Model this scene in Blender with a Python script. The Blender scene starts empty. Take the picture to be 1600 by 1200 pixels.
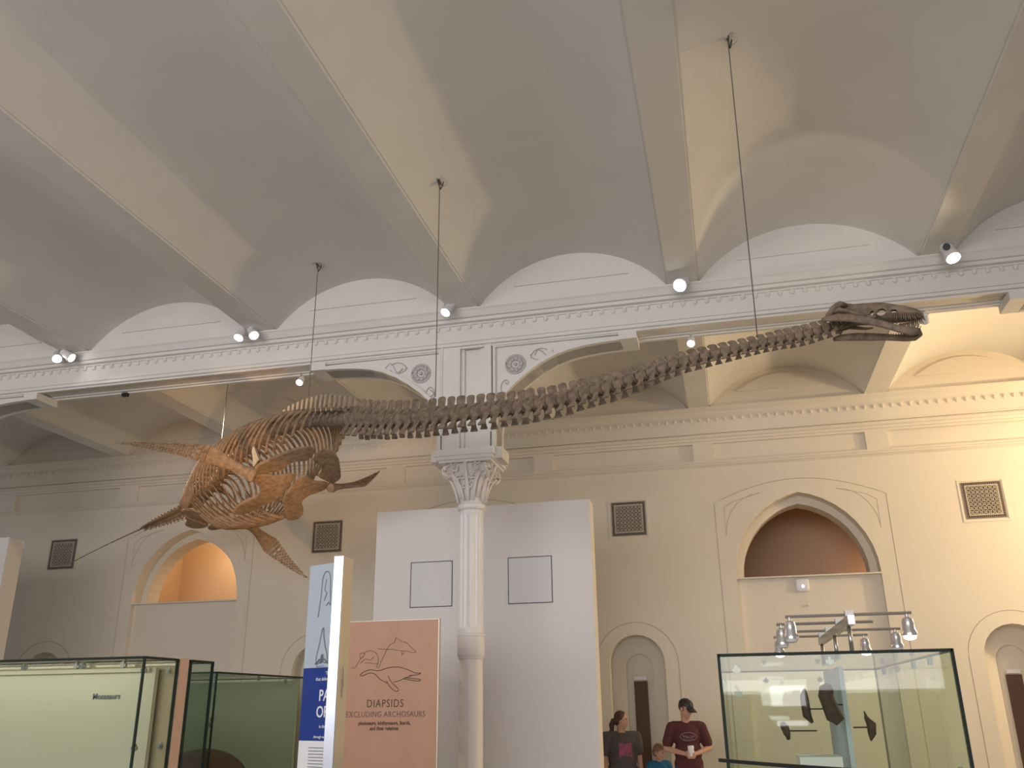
import bpy, bmesh, math, random
from mathutils import Vector, Matrix
random.seed(7)
C = bpy.context.scene.collection
PI = math.pi
V = Vector

# ------------------------------------------------------------------ camera
YAW, PITCH, ROLL, FPX = -0.231384, 0.351759, 0.0125157, 1371.097
fw = V((math.sin(YAW)*math.cos(PITCH), math.cos(YAW)*math.cos(PITCH), math.sin(PITCH)))
rt = fw.cross(V((0, 0, 1))).normalized(); dn = fw.cross(rt)
cr_, sr_ = math.cos(ROLL), math.sin(ROLL)
rt, dn = rt*cr_ + dn*sr_, dn*cr_ - rt*sr_
cd = bpy.data.cameras.new('camera'); cam = bpy.data.objects.new('camera', cd); C.objects.link(cam)
M = Matrix((rt, -dn, -fw)).transposed().to_4x4(); M.translation = V((0, 0, 1.6))
cam.matrix_world = M
cd.sensor_width = 36; cd.lens = FPX/1600*36; cd.clip_end = 200
bpy.context.scene.camera = cam

# ------------------------------------------------------------------ world, exposure, large lights
sc = bpy.context.scene
sc.view_settings.view_transform = 'Standard'; sc.view_settings.look = 'None'
sc.view_settings.exposure = -0.2; sc.view_settings.gamma = 1; sc.view_settings.use_curve_mapping = False
w = bpy.data.worlds.new('world'); sc.world = w; w.use_nodes = True
bg = w.node_tree.nodes['Background']; bg.inputs[0].default_value = (0.90, 0.93, 1.0, 1); bg.inputs[1].default_value = 0.35

def light(kind, name, loc, energy, col, target=None, size=0.3, size_y=None, spot=60, blend=0.5):
    d = bpy.data.lights.new(name, kind); d.energy = energy; d.color = col
    if kind == 'AREA':
        d.size = size
        if size_y: d.shape = 'RECTANGLE'; d.size_y = size_y
    else:
        d.shadow_soft_size = size
    if kind == 'SPOT': d.spot_size = math.radians(spot); d.spot_blend = blend
    o = bpy.data.objects.new(name, d); C.objects.link(o); o.location = loc
    if target is not None:
        o.rotation_euler = (V(target) - V(loc)).to_track_quat('-Z', 'Y').to_euler()
    return o
df = light('AREA', 'daylight_front', (-2.5, -5.0, 3.4), 400, (1.0, 0.97, 0.98), (-2.5, 9, 3.6), 12, 3.2)
df.data.spread = math.radians(115)
light('AREA', 'floor_bounce_front', (-3.5, 3.0, 0.4), 12, (0.94, 0.97, 1.0), (-3.5, 3.2, 6), 14, 7)
dl = light('AREA', 'girder_fill_left', (-8.5, -3.0, 3.2), 20, (1.0, 0.96, 1.0), (-5.5, 9.1, 5.5), 3, 2)  # added fill, brightens the left part of the girder
dl.data.spread = math.radians(70)
light('AREA', 'floor_bounce_back', (-4, 11.6, 0.3), 30, (1.0, 0.9, 0.74), (-4, 11.6, 6), 16, 3)
light('POINT', 'warm_uplight_right', (7.2, 11.8, 4.0), 740, (1.0, 0.75, 0.41), size=0.15)
light('POINT', 'warm_wash_right', (5.2, 11.7, 4.6), 72, (1.0, 0.70, 0.38), size=0.25)
light('POINT', 'cream_uplight_left', (-9.7, 6.2, 5.25), 30, (1.0, 0.86, 0.68), size=0.12)
light('SPOT', 'vault_patch_lamp', (3.6, 7.2, 3.0), 75, (1.0, 0.84, 0.64), (1.1, 8.4, 6.45), 0.05, spot=30, blend=0.25)
light('SPOT', 'skeleton_key', (-8.3, 10.7, 5.8), 750, (1.0, 0.74, 0.46), (-5.5, 9.6, 4.2), 0.05, spot=58, blend=0.6)
light('SPOT', 'skeleton_under', (-4.1, 5.7, 1.9), 390, (1.0, 0.56, 0.22), (-5.7, 9.8, 4.25), 0.08, spot=40, blend=0.7)

# ------------------------------------------------------------------ materials
def mat(name, col, rough=0.6, metal=0.0, noise=0.0, nscale=6.0, bump=0.0, emit=None, estr=0.0, spec=0.5, col2=None):
    m = bpy.data.materials.new(name); m.use_nodes = True; nt = m.node_tree; b = nt.nodes['Principled BSDF']
    b.inputs['Base Color'].default_value = (*col, 1); b.inputs['Roughness'].default_value = rough
    b.inputs['Metallic'].default_value = metal; b.inputs['Specular IOR Level'].default_value = spec
    if noise > 0 or bump > 0:
        tc = nt.nodes.new('ShaderNodeTexCoord'); n = nt.nodes.new('ShaderNodeTexNoise')
        n.inputs['Scale'].default_value = nscale; n.inputs['Detail'].default_value = 6
        nt.links.new(tc.outputs['Object'], n.inputs['Vector'])
        if noise > 0:
            r = nt.nodes.new('ShaderNodeValToRGB'); c2 = col2 or tuple(c*(1-noise) for c in col)
            r.color_ramp.elements[0].position = 0.35; r.color_ramp.elements[1].position = 0.65
            r.color_ramp.elements[0].color = (*c2, 1); r.color_ramp.elements[1].color = (*col, 1)
            nt.links.new(n.outputs['Fac'], r.inputs[0]); nt.links.new(r.outputs[0], b.inputs['Base Color'])
        if bump > 0:
            bp = nt.nodes.new('ShaderNodeBump'); bp.inputs['Strength'].default_value = bump; bp.inputs['Distance'].default_value = 0.01
            nt.links.new(n.outputs['Fac'], bp.inputs['Height']); nt.links.new(bp.outputs[0], b.inputs['Normal'])
    if emit:
        b.inputs['Emission Color'].default_value = (*emit, 1); b.inputs['Emission Strength'].default_value = estr
    return m
def glass_mat(name, tint, refl=1.0):
    m = bpy.data.materials.new(name); m.use_nodes = True; nt = m.node_tree; nt.nodes.clear()
    o = nt.nodes.new('ShaderNodeOutputMaterial'); t = nt.nodes.new('ShaderNodeBsdfTransparent'); g = nt.nodes.new('ShaderNodeBsdfGlossy')
    t.inputs[0].default_value = (*tint, 1); g.inputs['Roughness'].default_value = 0.02
    f = nt.nodes.new('ShaderNodeFresnel'); f.inputs[0].default_value = 1.5
    ge = nt.nodes.new('ShaderNodeNewGeometry'); ma = nt.nodes.new('ShaderNodeMath'); ma.operation = 'SUBTRACT'; ma.inputs[0].default_value = 1.0
    mu = nt.nodes.new('ShaderNodeMath'); mu.operation = 'MULTIPLY'
    nt.links.new(ge.outputs['Backfacing'], ma.inputs[1]); nt.links.new(ma.outputs[0], mu.inputs[0]); nt.links.new(f.outputs[0], mu.inputs[1])
    mx = nt.nodes.new('ShaderNodeMixShader')
    nt.links.new(mu.outputs[0], mx.inputs[0]); nt.links.new(t.outputs[0], mx.inputs[1]); nt.links.new(g.outputs[0], mx.inputs[2])
    nt.links.new(mx.outputs[0], o.inputs[0]); return m
PLASTER = mat('painted_plaster', (0.77, 0.745, 0.71), 0.7, noise=0.05, nscale=1.3, bump=0.05)
WALLP = mat('wall_plaster', (0.77, 0.70, 0.60), 0.75, noise=0.04, nscale=1.1, bump=0.05)
IRON = mat('painted_iron', (0.87, 0.83, 0.81), 0.42, noise=0.03, nscale=5)
GROOVE = mat('groove_shade_and_marks', (0.50, 0.43, 0.36), 0.8)  # darker tan carries the shade of the wall grooves; also colours the post marks
RELIEF = mat('relief_paint', (0.52, 0.49, 0.48), 0.6)
FLOORM = mat('stone_floor', (0.23, 0.195, 0.16), 0.35, noise=0.2, nscale=14)
BOARD = mat('board_paint', (0.82, 0.78, 0.765), 0.6)
BOARDE = mat('board_edge', (0.82, 0.76, 0.68), 0.6)
HATCH = mat('hatch_paint', (0.72, 0.725, 0.75), 0.5)
DARK = mat('dark_gap', (0.05, 0.045, 0.05), 0.7)
GRILLE = mat('grille_metal', (0.50, 0.44, 0.37), 0.5)
GRILLEF = mat('grille_frame_metal', (0.24, 0.19, 0.16), 0.5)
VOID = mat('duct_void', (0.035, 0.03, 0.03), 0.9)
BONE = mat('fossil_bone', (0.25, 0.185, 0.13), 0.75, noise=0.45, nscale=22, bump=0.5)
BONEL = mat('fossil_bone_lit', (0.36, 0.235, 0.14), 0.72, noise=0.40, nscale=18, bump=0.5)  # lighter, more orange copy of the bone; warm light put into the body colour
WIRE = mat('steel_cable', (0.16, 0.145, 0.14), 0.4, 0.6)
STEEL = mat('brushed_steel', (0.55, 0.52, 0.50), 0.3, 0.9)
CLAMP = mat('clamp_metal', (0.30, 0.31, 0.30), 0.4, 0.5)
CHROME = mat('lamp_metal', (0.70, 0.68, 0.68), 0.25, 0.8)
WLAMP = mat('white_lamp', (0.78, 0.77, 0.78), 0.4)
BLACK = mat('black_plastic', (0.02, 0.02, 0.022), 0.5)
LENS = mat('lit_lens', (1, 1, 1), 0.3, emit=(1.0, 0.93, 0.86), estr=14)
LENSB = mat('lit_lens_cool', (1, 1, 1), 0.3, emit=(0.92, 0.90, 1.0), estr=14)
GLASS = glass_mat('case_glass', (0.935, 0.97, 0.93))
GLASSD = glass_mat('case_glass_green', (0.90, 0.945, 0.90))
GEDGE = mat('glass_edge', (0.02, 0.035, 0.03), 0.6, spec=0.2)
CREAM = mat('case_backboard', (0.58, 0.54, 0.42), 0.7)
GREENB = mat('case_backboard_green', (0.50, 0.54, 0.42), 0.7)
PEACH = mat('peach_panel', (0.72, 0.49, 0.38), 0.6)
COPPER = mat('copper_sign', (0.56, 0.29, 0.175), 0.42, noise=0.06, nscale=3)
SIGNEDGE = mat('sign_edge', (0.55, 0.50, 0.44), 0.4, 0.5)
INK = mat('ink_brown', (0.11, 0.055, 0.035), 0.6)
INKL = mat('ink_sketch', (0.22, 0.13, 0.11), 0.6)
BLUE = mat('blue_print', (0.018, 0.045, 0.26), 0.3)
SILVER = mat('silver_panel', (0.62, 0.70, 0.78), 0.28, 0.35)
SILVERP = mat('silver_post', (0.62, 0.66, 0.76), 0.25, 0.55)
WHITE = mat('white_print', (0.82, 0.82, 0.84), 0.5)
POSTS = mat('cream_post_side', (0.72, 0.60, 0.42), 0.5)
GREYINK = mat('ink_grey', (0.12, 0.14, 0.17), 0.6)
SKIN = mat('skin', (0.56, 0.30, 0.215), 0.55)
HAIRB = mat('hair_brown', (0.07, 0.035, 0.022), 0.55, bump=0.4, nscale=60)
HAIRC = mat('hair_light_brown', (0.20, 0.11, 0.06), 0.6, bump=0.4, nscale=60)
MAROON = mat('maroon_cloth', (0.085, 0.022, 0.026), 0.85)
GREYC = mat('charcoal_cloth', (0.085, 0.07, 0.072), 0.85)
PINK = mat('pink_print', (0.42, 0.08, 0.18), 0.8, noise=0.6, nscale=30, col2=(0.16, 0.07, 0.1))
TEAL = mat('blue_cloth', (0.015, 0.12, 0.24), 0.85)
DENIM = mat('denim', (0.05, 0.07, 0.12), 0.85)
LOGO = mat('logo_print', (0.36, 0.26, 0.27), 0.7)
NOSKIN = mat('lips', (0.38, 0.14, 0.12), 0.5)
APW = mat('access_point_white', (0.82, 0.80, 0.84), 0.4)
LEDB = mat('blue_led', (0.2, 0.25, 1), 0.3, emit=(0.22, 0.28, 1.0), estr=9)
WOODD = mat('dark_brown_door', (0.10, 0.048, 0.028), 0.6)
PALE = mat('pale_blue_board', (0.50, 0.58, 0.66), 0.5)
FOSSIL = mat('dark_fossil', (0.10, 0.06, 0.045), 0.7, noise=0.4, nscale=25, bump=0.6)
DAYW = mat('daylight_window', (1, 1, 1), 0.5, emit=(0.96, 0.98, 1.0), estr=11)
NEST = mat('brown_domed_fossil', (0.13, 0.065, 0.04), 0.7, noise=0.4, nscale=10, bump=0.6)

# ------------------------------------------------------------------ mesh helpers
class MB:
    def __init__(s): s.v = []; s.f = []; s.m = []
    def add(s, vs, fs, mi=0):
        n = len(s.v); s.v += [V(p) for p in vs]; s.f += [tuple(i+n for i in f) for f in fs]; s.m += [mi]*len(fs); return s
    def box(s, a, b, mi=0):
        x0, y0, z0 = a; x1, y1, z1 = b
        return s.add([(x0,y0,z0),(x1,y0,z0),(x1,y1,z0),(x0,y1,z0),(x0,y0,z1),(x1,y0,z1),(x1,y1,z1),(x0,y1,z1)],
                     [(0,3,2,1),(4,5,6,7),(0,1,5,4),(1,2,6,5),(2,3,7,6),(3,0,4,7)], mi)
    def obox(s, o, t, sd, u, lt, ls, lu, mi=0):
        o, t, sd, u = V(o), V(t), V(sd), V(u)
        vs = [o + t*(i*lt/2) + sd*(j*ls/2) + u*(k*lu/2) for k in (-1,1) for (i,j) in ((-1,-1),(1,-1),(1,1),(-1,1))]
        return s.add(vs, [(0,3,2,1),(4,5,6,7),(0,1,5,4),(1,2,6,5),(2,3,7,6),(3,0,4,7)], mi)
    def loft(s, rings, cap=True, mi=0, closed=True):
        n = len(rings[0]); vs = [p for r in rings for p in r]; fs = []
        for i in range(len(rings)-1):
            for j in range(n if closed else n-1):
                k = (j+1) % n; fs.append((i*n+j, i*n+k, (i+1)*n+k, (i+1)*n+j))
        if cap and closed: fs.append(tuple(range(n-1,-1,-1))); fs.append(tuple((len(rings)-1)*n+j for j in range(n)))
        return s.add(vs, fs, mi)
    def tube(s, pts, rad, n=8, mi=0, flat=1.0, up=(0,0,1), cap=True):
        pts = [V(p) for p in pts]; rings = []
        if not hasattr(rad, '__len__'): rad = [rad]*len(pts)
        for i, p in enumerate(pts):
            d = (pts[min(i+1, len(pts)-1)] - pts[max(i-1, 0)])
            d = d.normalized() if d.length > 1e-9 else V((0,0,1))
            u = V(up); a = d.cross(u)
            if a.length < 0.05: a = d.cross(V((1,0,0)))
            a.normalize(); b = a.cross(d).normalized()
            rings.append([p + a*(math.cos(2*PI*k/n)*rad[i]) + b*(math.sin(2*PI*k/n)*rad[i]*flat) for k in range(n)])
        return s.loft(rings, cap, mi)
    def lathe(s, prof, o=(0,0,0), n=24, mi=0, axis=None):
        o = V(o)
        if axis is None: a, b, c = V((1,0,0)), V((0,1,0)), V((0,0,1))
        else:
            c = V(axis).normalized(); a = c.cross(V((0,0,1)))
            if a.length < 0.05: a = V((1,0,0))
            a.normalize(); b = c.cross(a)
        return s.loft([[o + a*(r*math.cos(2*PI*k/n)) + b*(r*math.sin(2*PI*k/n)) + c*z for k in range(n)] for r, z in prof], True, mi)
    def ball(s, c, r, n=10, mi=0, A=None):
        c = V(c); rr = r if hasattr(r, '__len__') else (r, r, r); h = max(4, n//2+1); rings = []
        for i in range(1, h):
            t = PI*i/h
            rings.append([(math.sin(t)*math.cos(2*PI*k/n)*rr[0], math.sin(t)*math.sin(2*PI*k/n)*rr[1], math.cos(t)*rr[2]) for k in range(n)])
        top, bot = (0,0,rr[2]), (0,0,-rr[2])
        vs = [top] + [p for q in rings for p in q] + [bot]
        vs = [(A @ V(p) if A else V(p)) + c for p in vs]; fs = []
        for k in range(n):
            fs.append((0, 1+k, 1+(k+1)%n))
            for i in range(h-2): fs.append((1+i*n+k, 1+(i+1)*n+k, 1+(i+1)*n+(k+1)%n, 1+i*n+(k+1)%n))
            fs.append((len(vs)-1, 1+(h-2)*n+(k+1)%n, 1+(h-2)*n+k))
        return s.add(vs, fs, mi)
    def capsule(s, p, q, r1, r2, n=10):
        p, q = V(p), V(q); d = (q-p)
        pts = [p + d*t for t in (0, .33, .66, 1)]
        s.tube(pts, [r1, r1+(r2-r1)*.33, r1+(r2-r1)*.66, r2], n); s.ball(p, r1, n); s.ball(q, r2, n); return s
    def prism(s, out, fn, t, mi=0):
        n = len(out); vs = [fn(a, b, -t/2) for a, b in out] + [fn(a, b, t/2) for a, b in out]
        return s.add(vs, [tuple(range(n-1,-1,-1)), tuple(range(n, 2*n))] + [(i, (i+1)%n, n+(i+1)%n, n+i) for i in range(n)], mi)

def tag(o, label=None, cat=None, group=None, kind=None):
    if label: o['label'] = label
    if cat: o['category'] = cat
    if group: o['group'] = group
    if kind: o['kind'] = kind
    return o
def rootloc(o):
    p = V((0,0,0))
    while o: p += V(o.location); o = o.parent
    return p
def obj(name, mb, mats, parent=None, smooth=False, label=None, loc=None):
    me = bpy.data.meshes.new(name)
    off = rootloc(parent) if parent else (V(loc) if loc else V((0,0,0)))
    me.from_pydata([v - off for v in mb.v], [], mb.f)
    mats = mats if isinstance(mats, (list, tuple)) else [mats]
    for m in mats: me.materials.append(m)
    for i, p in enumerate(me.polygons):
        p.material_index = mb.m[i]; p.use_smooth = bool(smooth)
    bm = bmesh.new(); bm.from_mesh(me); bmesh.ops.recalc_face_normals(bm, faces=bm.faces); bm.to_mesh(me); bm.free()
    if smooth == 'auto':
        me.polygons.foreach_set('use_smooth', [True]*len(me.polygons)); me.set_sharp_from_angle(angle=math.radians(35))
    o = bpy.data.objects.new(name, me); C.objects.link(o)
    if parent: o.parent = parent
    elif loc: o.location = loc
    if label: o['label'] = label
    return o
def empty(name, loc, label, cat, group=None):
    o = bpy.data.objects.new(name, None); C.objects.link(o); o.location = loc; o.empty_display_size = 0.1
    return tag(o, label, cat, group)
def bake(o):
    dg = bpy.context.evaluated_depsgraph_get(); dg.update()
    me = bpy.data.meshes.new_from_object(o.evaluated_get(dg)); o.modifiers.clear(); o.data = me; return o
def boolean(o, cutters):
    for c in cutters:
        m = o.modifiers.new('cut', 'BOOLEAN'); m.operation = 'DIFFERENCE'; m.solver = 'EXACT'; m.object = c
    bake(o)
    for c in cutters: bpy.data.objects.remove(c, do_unlink=True)
    return o
def text(name, body, size, material, o, right, up, parent, align='CENTER', bold=0.0, label=None, sx=1.0, space=1.0):
    cu = bpy.data.curves.new(name, 'FONT'); cu.body = body; cu.size = size; cu.align_x = align; cu.extrude = 0.0008; cu.offset = bold
    cu.space_character = space; cu.resolution_u = 3
    t = bpy.data.objects.new(name, cu); C.objects.link(t)
    dg = bpy.context.evaluated_depsgraph_get(); me = bpy.data.meshes.new_from_object(t.evaluated_get(dg))
    bpy.data.objects.remove(t, do_unlink=True)
    right, up = V(right).normalized(), V(up).normalized(); n = right.cross(up)
    off = rootloc(parent) if parent else V((0,0,0)); o = V(o)
    for v in me.vertices: v.co = o + right*(v.co.x*sx) + up*v.co.y + n*v.co.z - off
    me.materials.clear(); me.materials.append(material)
    ob = bpy.data.objects.new(name, me); C.objects.link(ob); ob.parent = parent
    if label: ob['label'] = label
    return ob
def struct(name, mb, m, smooth=False): return tag(obj(name, mb, m, None, smooth), kind='structure')

# ------------------------------------------------------------------ the room
BX = [-15.8, -13.2, -10.57, -7.96, -5.30, -2.69, -0.154, 2.48, 5.1, 7.7, 10.3]
HW = 0.185; LIP = 0.035
XL, XR, YB = -15.8, 10.3, -6.0
struct('floor', MB().box((XL, YB, -0.1), (XR, 14.8, 0)), FLOORM)
def vaultz(dx, half):
    rise = 0.54; R = (half*half + rise*rise)/(2*rise); return 6.03 + math.sqrt(max(R*R - dx*dx, 0)) - (R - rise)
cm = MB()
for a, b in zip(BX[:-1], BX[1:]):
    x0, x1 = a+HW, b-HW; h = (x1-x0)/2; c = (x0+x1)/2; n = 24
    low = [(c-h+2*h*i/n) for i in range(n+1)]
    prof = [(x, vaultz(x-c, h)) for x in low]
    outer = prof + [(x1, 6.75), (x0, 6.75)]
    cm.loft([[V((x, y, z)) for x, z in outer] for y in (YB, 14.0)])
ceil = struct('ceiling', cm, PLASTER, 'auto')
for i, x in enumerate(BX):
    b = MB()
    prof = [(-HW, 6.75), (-HW, 6.03), (-HW+0.03, 6.03), (-HW+0.03, 6.0), (HW-0.03, 6.0), (HW-0.03, 6.03), (HW, 6.03), (HW, 6.75)]
    prof = [(-HW-0.001, 6.72), (-HW-0.001, 6.035), (-HW+0.004, 6.02), (-HW+0.02, 6.02), (-HW+0.025, 6.0), (HW-0.025, 6.0), (HW-0.02, 6.02), (HW-0.004, 6.02), (HW+0.001, 6.035), (HW+0.001, 6.72)]
    for y0, y1 in ((YB, 9.06), (9.58, 13.56)):
        b.loft([[V((x+px, y, z)) for px, z in prof] for y in (y0, y1)])
    struct('trim_%d' % (i+10), b, PLASTER)

def lunette_panels(y, d, name):
    # stepped field of each lunette: raised frame with a sunk panel following the vault
    mb = MB()
    for a, b in zip(BX[:-1], BX[1:]):
        x0, x1 = a+HW, b-HW; h = (x1-x0)/2; c = (x0+x1)/2; n = 16
        out = [(x0, 6.03)] + [(c-h+2*h*i/n, vaultz(-h+2*h*i/n, h)+0.01) for i in range(n+1)] + [(x1, 6.03)]
        hi = h*0.62; inn = [(c-hi, 6.22)] + [(c-hi+2*hi*i/n, max(6.225, vaultz((-hi+2*hi*i/n)*1.18, h)-0.10)) for i in range(n+1)] + [(c+hi, 6.22)]
        m = len(inn)
        vs = []; fs = []
        ring_o = [(x0, 5.99), *[(x, z) for x, z in out[1:-1]], (x1, 5.99)]
        for (x, z) in ring_o: vs.append((x, y, z))
        for (x, z) in inn: vs.append((x, y, z))
        for (x, z) in inn: vs.append((x, y+d, z))
        for i in range(m):
            j = (i+1) % m
            fs += [(i, j, m+j, m+i), (m+i, m+j, 2*m+j, 2*m+i)]
        fs.append(tuple(range(2*m, 3*m)))
        mb.add(vs, fs)
    return mb

# front girder : entablature profile (Y, z) swept along X
YF = 9.15
gp = [(9.10, 6.06), (9.10, 6.0), (8.99, 6.0), (8.99, 5.985), (9.01, 5.965), (9.03, 5.93), (9.045, 5.905), (9.075, 5.9), (9.08, 5.865),
      (9.13, 5.86), (9.13, 5.845), (9.15, 5.84), (9.15, 5.655), (9.135, 5.65), (9.135, 5.632), (9.15, 5.627), (9.155, 5.612), (9.12, 5.606), (9.12, 5.578), (9.15, 5.572),
      (9.15, 5.55), (9.19, 5.55), (9.19, 5.565), (9.25, 5.565), (9.25, 5.58), (9.42, 5.58), (9.42, 5.565), (9.47, 5.565), (9.47, 5.55), (9.52, 5.55),
      (9.52, 5.66), (9.50, 5.86), (9.56, 5.88), (9.60, 6.0), (9.56, 6.0), (9.56, 6.06)]
g = MB().loft([[V((x, y, z)) for y, z in gp] for x in (XL, XR)])
x = XL+0.3
while x < XR:
    g.ball((x, 9.142, 5.815), (0.028, 0.022, 0.03), 8); g.box((x-0.02, 9.135, 5.835), (x+0.02, 9.16, 5.847)); x += 0.131
struct('trim_1', g, PLASTER)
lp = lunette_panels(9.05, -0.022, 'a')
lp.box((XL, 9.12, 6.02), (XR, 9.54, 6.6))
struct('wall_girder', lp, PLASTER)

# spandrels (arched brackets) between flat soffit and the columns
COLX = [-10.57, -2.70, 5.1]
def spandrel(mb, fr, cx, sgn):
    # front plate outline in (dx from the pier edge outward, z)
    pe = 0.285
    arch = [(0.06, 4.31), (0.062, 4.55), (0.09, 4.78), (0.17, 4.94), (0.29, 5.06), (0.43, 5.17), (0.58, 5.27), (0.755, 5.355), (0.92, 5.405), (1.09, 5.435), (1.30, 5.455), (1.52, 5.462)]
    P = lambda d, z, y: V((cx + sgn*(pe+d), y, z))
    # web
    out = [(0, 5.60)] + [(0, 4.31)] + arch + [(1.52, 5.60)]
    mb.prism(out, lambda a, b, t: P(a, b, 9.335+t), 0.25)
    # outer band along the arch (wider, forms the visible soffit)
    rings = []
    for i, (d, z) in enumerate(arch):
        q0 = arch[max(i-1, 0)]; q1 = arch[min(i+1, len(arch)-1)]
        tx, tz = q1[0]-q0[0], q1[1]-q0[1]; L = math.hypot(tx, tz); nx, nz = -tz/L, tx/L
        rings.append([P(d, z, 9.15), P(d, z, 9.52), P(d+nx*0.045, z+nz*0.045, 9.52), P(d+nx*0.045, z+nz*0.045, 9.15)])
    mb.loft(rings)
    # flat stop where the bracket meets the soffit
    a, b = sorted((cx+sgn*(pe+1.50), cx+sgn*(pe+1.70)))
    mb.box((a, 9.145, 5.465), (b, 9.53, 5.56))
    # panel fillets: vertical bead beside the pier
    for d0, d1, y0 in ((0.0, 0.018, 9.13), (0.03, 0.06, 9.16)):
        x0, x1 = sorted((cx+sgn*(pe+d0), cx+sgn*(pe+d1))); mb.box((x0, y0, 4.5 if d0 == 0 else 4.62), (x1, 9.22, 5.60))
    mb.box((min(cx+sgn*(pe+0.03), cx+sgn*(pe+1.5)), 9.165, 5.535), (max(cx+sgn*(pe+0.03), cx+sgn*(pe+1.5)), 9.22, 5.57))
    # corbel foot
    x0, x1 = sorted((cx+sgn*(pe-0.02), cx+sgn*(pe+0.13))); mb.box((x0, 9.17, 4.20), (x1, 9.50, 4.33))
    # rosette and scrolls in low relief
    rc = P(0.29, 5.31, 9.205)
    for k in range(9):
        a = 2*PI*k/9; fr.ball(rc + V((math.cos(a)*0.070, -0.004, math.sin(a)*0.070)), (0.030, 0.022, 0.030), 8)
    fr.ball(rc + V((0, -0.012, 0)), (0.024, 0.02, 0.024), 8)
    fr.tube([rc + V((math.cos(2*PI*k/24)*0.112, 0, math.sin(2*PI*k/24)*0.112)) for k in range(25)], 0.014, 6)
    def scroll(c, ang, s):
        for q in (1, -1):
            pts = []
            for k in range(14):
                t = k/13; a = ang + q*(0.4 + t*4.4); r = s*(0.10*(1-t)+0.015)
                base = V((math.cos(ang), 0, math.sin(ang)))*(s*0.10*(1-t))
                pts.append(c + base + V((math.cos(a)*r, 0, math.sin(a)*r))*0.6)
            fr.tube(pts, 0.006, 5)
        fr.tube([c + V((math.cos(ang), 0, math.sin(ang)))*(s*(0.04+0.18*k/5)) + V((-math.sin(ang), 0, math.cos(ang)))*(s*0.05*math.sin(k*1.3)) for k in range(6)], [0.007, .007, .006, .006, .005, .003], 5)
    scroll(P(0.47, 5.39, 9.2), 0.15 if sgn > 0 else PI-0.15, 1.25)
    scroll(P(0.17, 5.13, 9.2), -PI/2, 1.0)
sp = MB(); fr = MB()
for cx in COLX:
    for sg in (-1, 1): spandrel(sp, fr, cx, sg)
    # pier above each column with a sunk channel
    for x0, x1, y0 in ((-0.285, -0.075, 9.147), (0.215, 0.285, 9.147), (-0.075, -0.035, 9.2), (0.155, 0.215, 9.2), (-0.035, 0.155, 9.24)):
        sp.box((cx+x0, y0, 4.31), (cx+x1, 9.52, 5.60 if y0 == 9.147 else 5.64))
struct('trim_2', sp, PLASTER)
struct('trim_3', fr, RELIEF, True)

# far wall with arched openings
WY = 13.65
wall = tag(obj('wall_far', MB().box((XL, WY, 0), (XR, 14.25, 6.62)), WALLP), kind='structure')
cuts = []
def cutter(out, y0, y1):
    mb = MB().prism(out, lambda a, b, t: V((a, (y0+y1)/2 + t, b)), y1-y0); o = obj('cutter', mb, WALLP); cuts.append(o)
ARCH = [-9.05, -3.93, 1.19]; NICHE = [-11.65, -6.52, -1.37, 3.76]
def four_centred(c, hw, z0, zs, apex, n=9):
    h = apex-zs; e = (h*h-hw*hw)/(2*hw); R = hw+e      # two arcs struck from beyond the centre line
    l = [(c-hw*(1-i/n), zs+math.sqrt(max(0, R*R-(hw*(1-i/n)+e)**2))) for i in range(n+1)]
    l = [(c-hw*math.cos(PI/2*i/n), zs+math.sqrt(max(0, R*R-(hw*math.cos(PI/2*i/n)+e)**2))) for i in range(n+1)]
    r = [(2*c-x, z) for x, z in l[::-1][1:]]
    return [(c-hw, z0)] + l + r + [(c+hw, z0)]
def rnd(c, hw, z0, zs, n=12):
    return [(c-hw, z0)] + [(c-hw*math.cos(PI*i/n), zs+hw*math.sin(PI*i/n)) for i in range(n+1)] + [(c+hw, z0)]
for c in ARCH:
    cutter(four_centred(c, 1.01, 3.35, 3.36, 4.585), WY-0.2, WY+0.26)
    cutter(four_centred(c, 0.90, 3.38, 3.39, 4.46), WY-0.2, 14.5)
    cutter([(c-1.01, -0.2), (c-1.01, 3.33), (c+1.01, 3.33), (c+1.01, -0.2)], WY-0.2, WY+0.10)
for c in NICHE:
    cutter(rnd(c, 0.41, -0.2, 2.17), WY-0.2, WY+0.33)
    cutter(rnd(c+0.0, 0.20, -0.2, 2.12), WY-0.2, WY+0.40)
PX = [(-12.85, -10.62), (-10.24, -8.05), (-7.75, -5.43), (-5.10, -2.87), (-2.55, -0.30), (0.0, 2.265), (2.585, 4.9), (5.2, 7.4)]
for a, b in PX: cutter([(a, 5.165), (a, 5.44), (b, 5.44), (b, 5.165)], WY-0.2, WY+0.06)
boolean(wall, cuts)
for c in NICHE:     # lancet slit with dark timber at the back of each niche
    s = MB().box((c-0.10, WY+0.36, 0.0), (c+0.10, WY+0.398, 1.93)); d = struct('door_%d' % (NICHE.index(c)+1), s, WOODD)
    obj('transom_light', MB().box((c-0.09, WY+0.352, 1.945), (c+0.09, WY+0.37, 2.0)), WLAMP, d)
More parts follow.
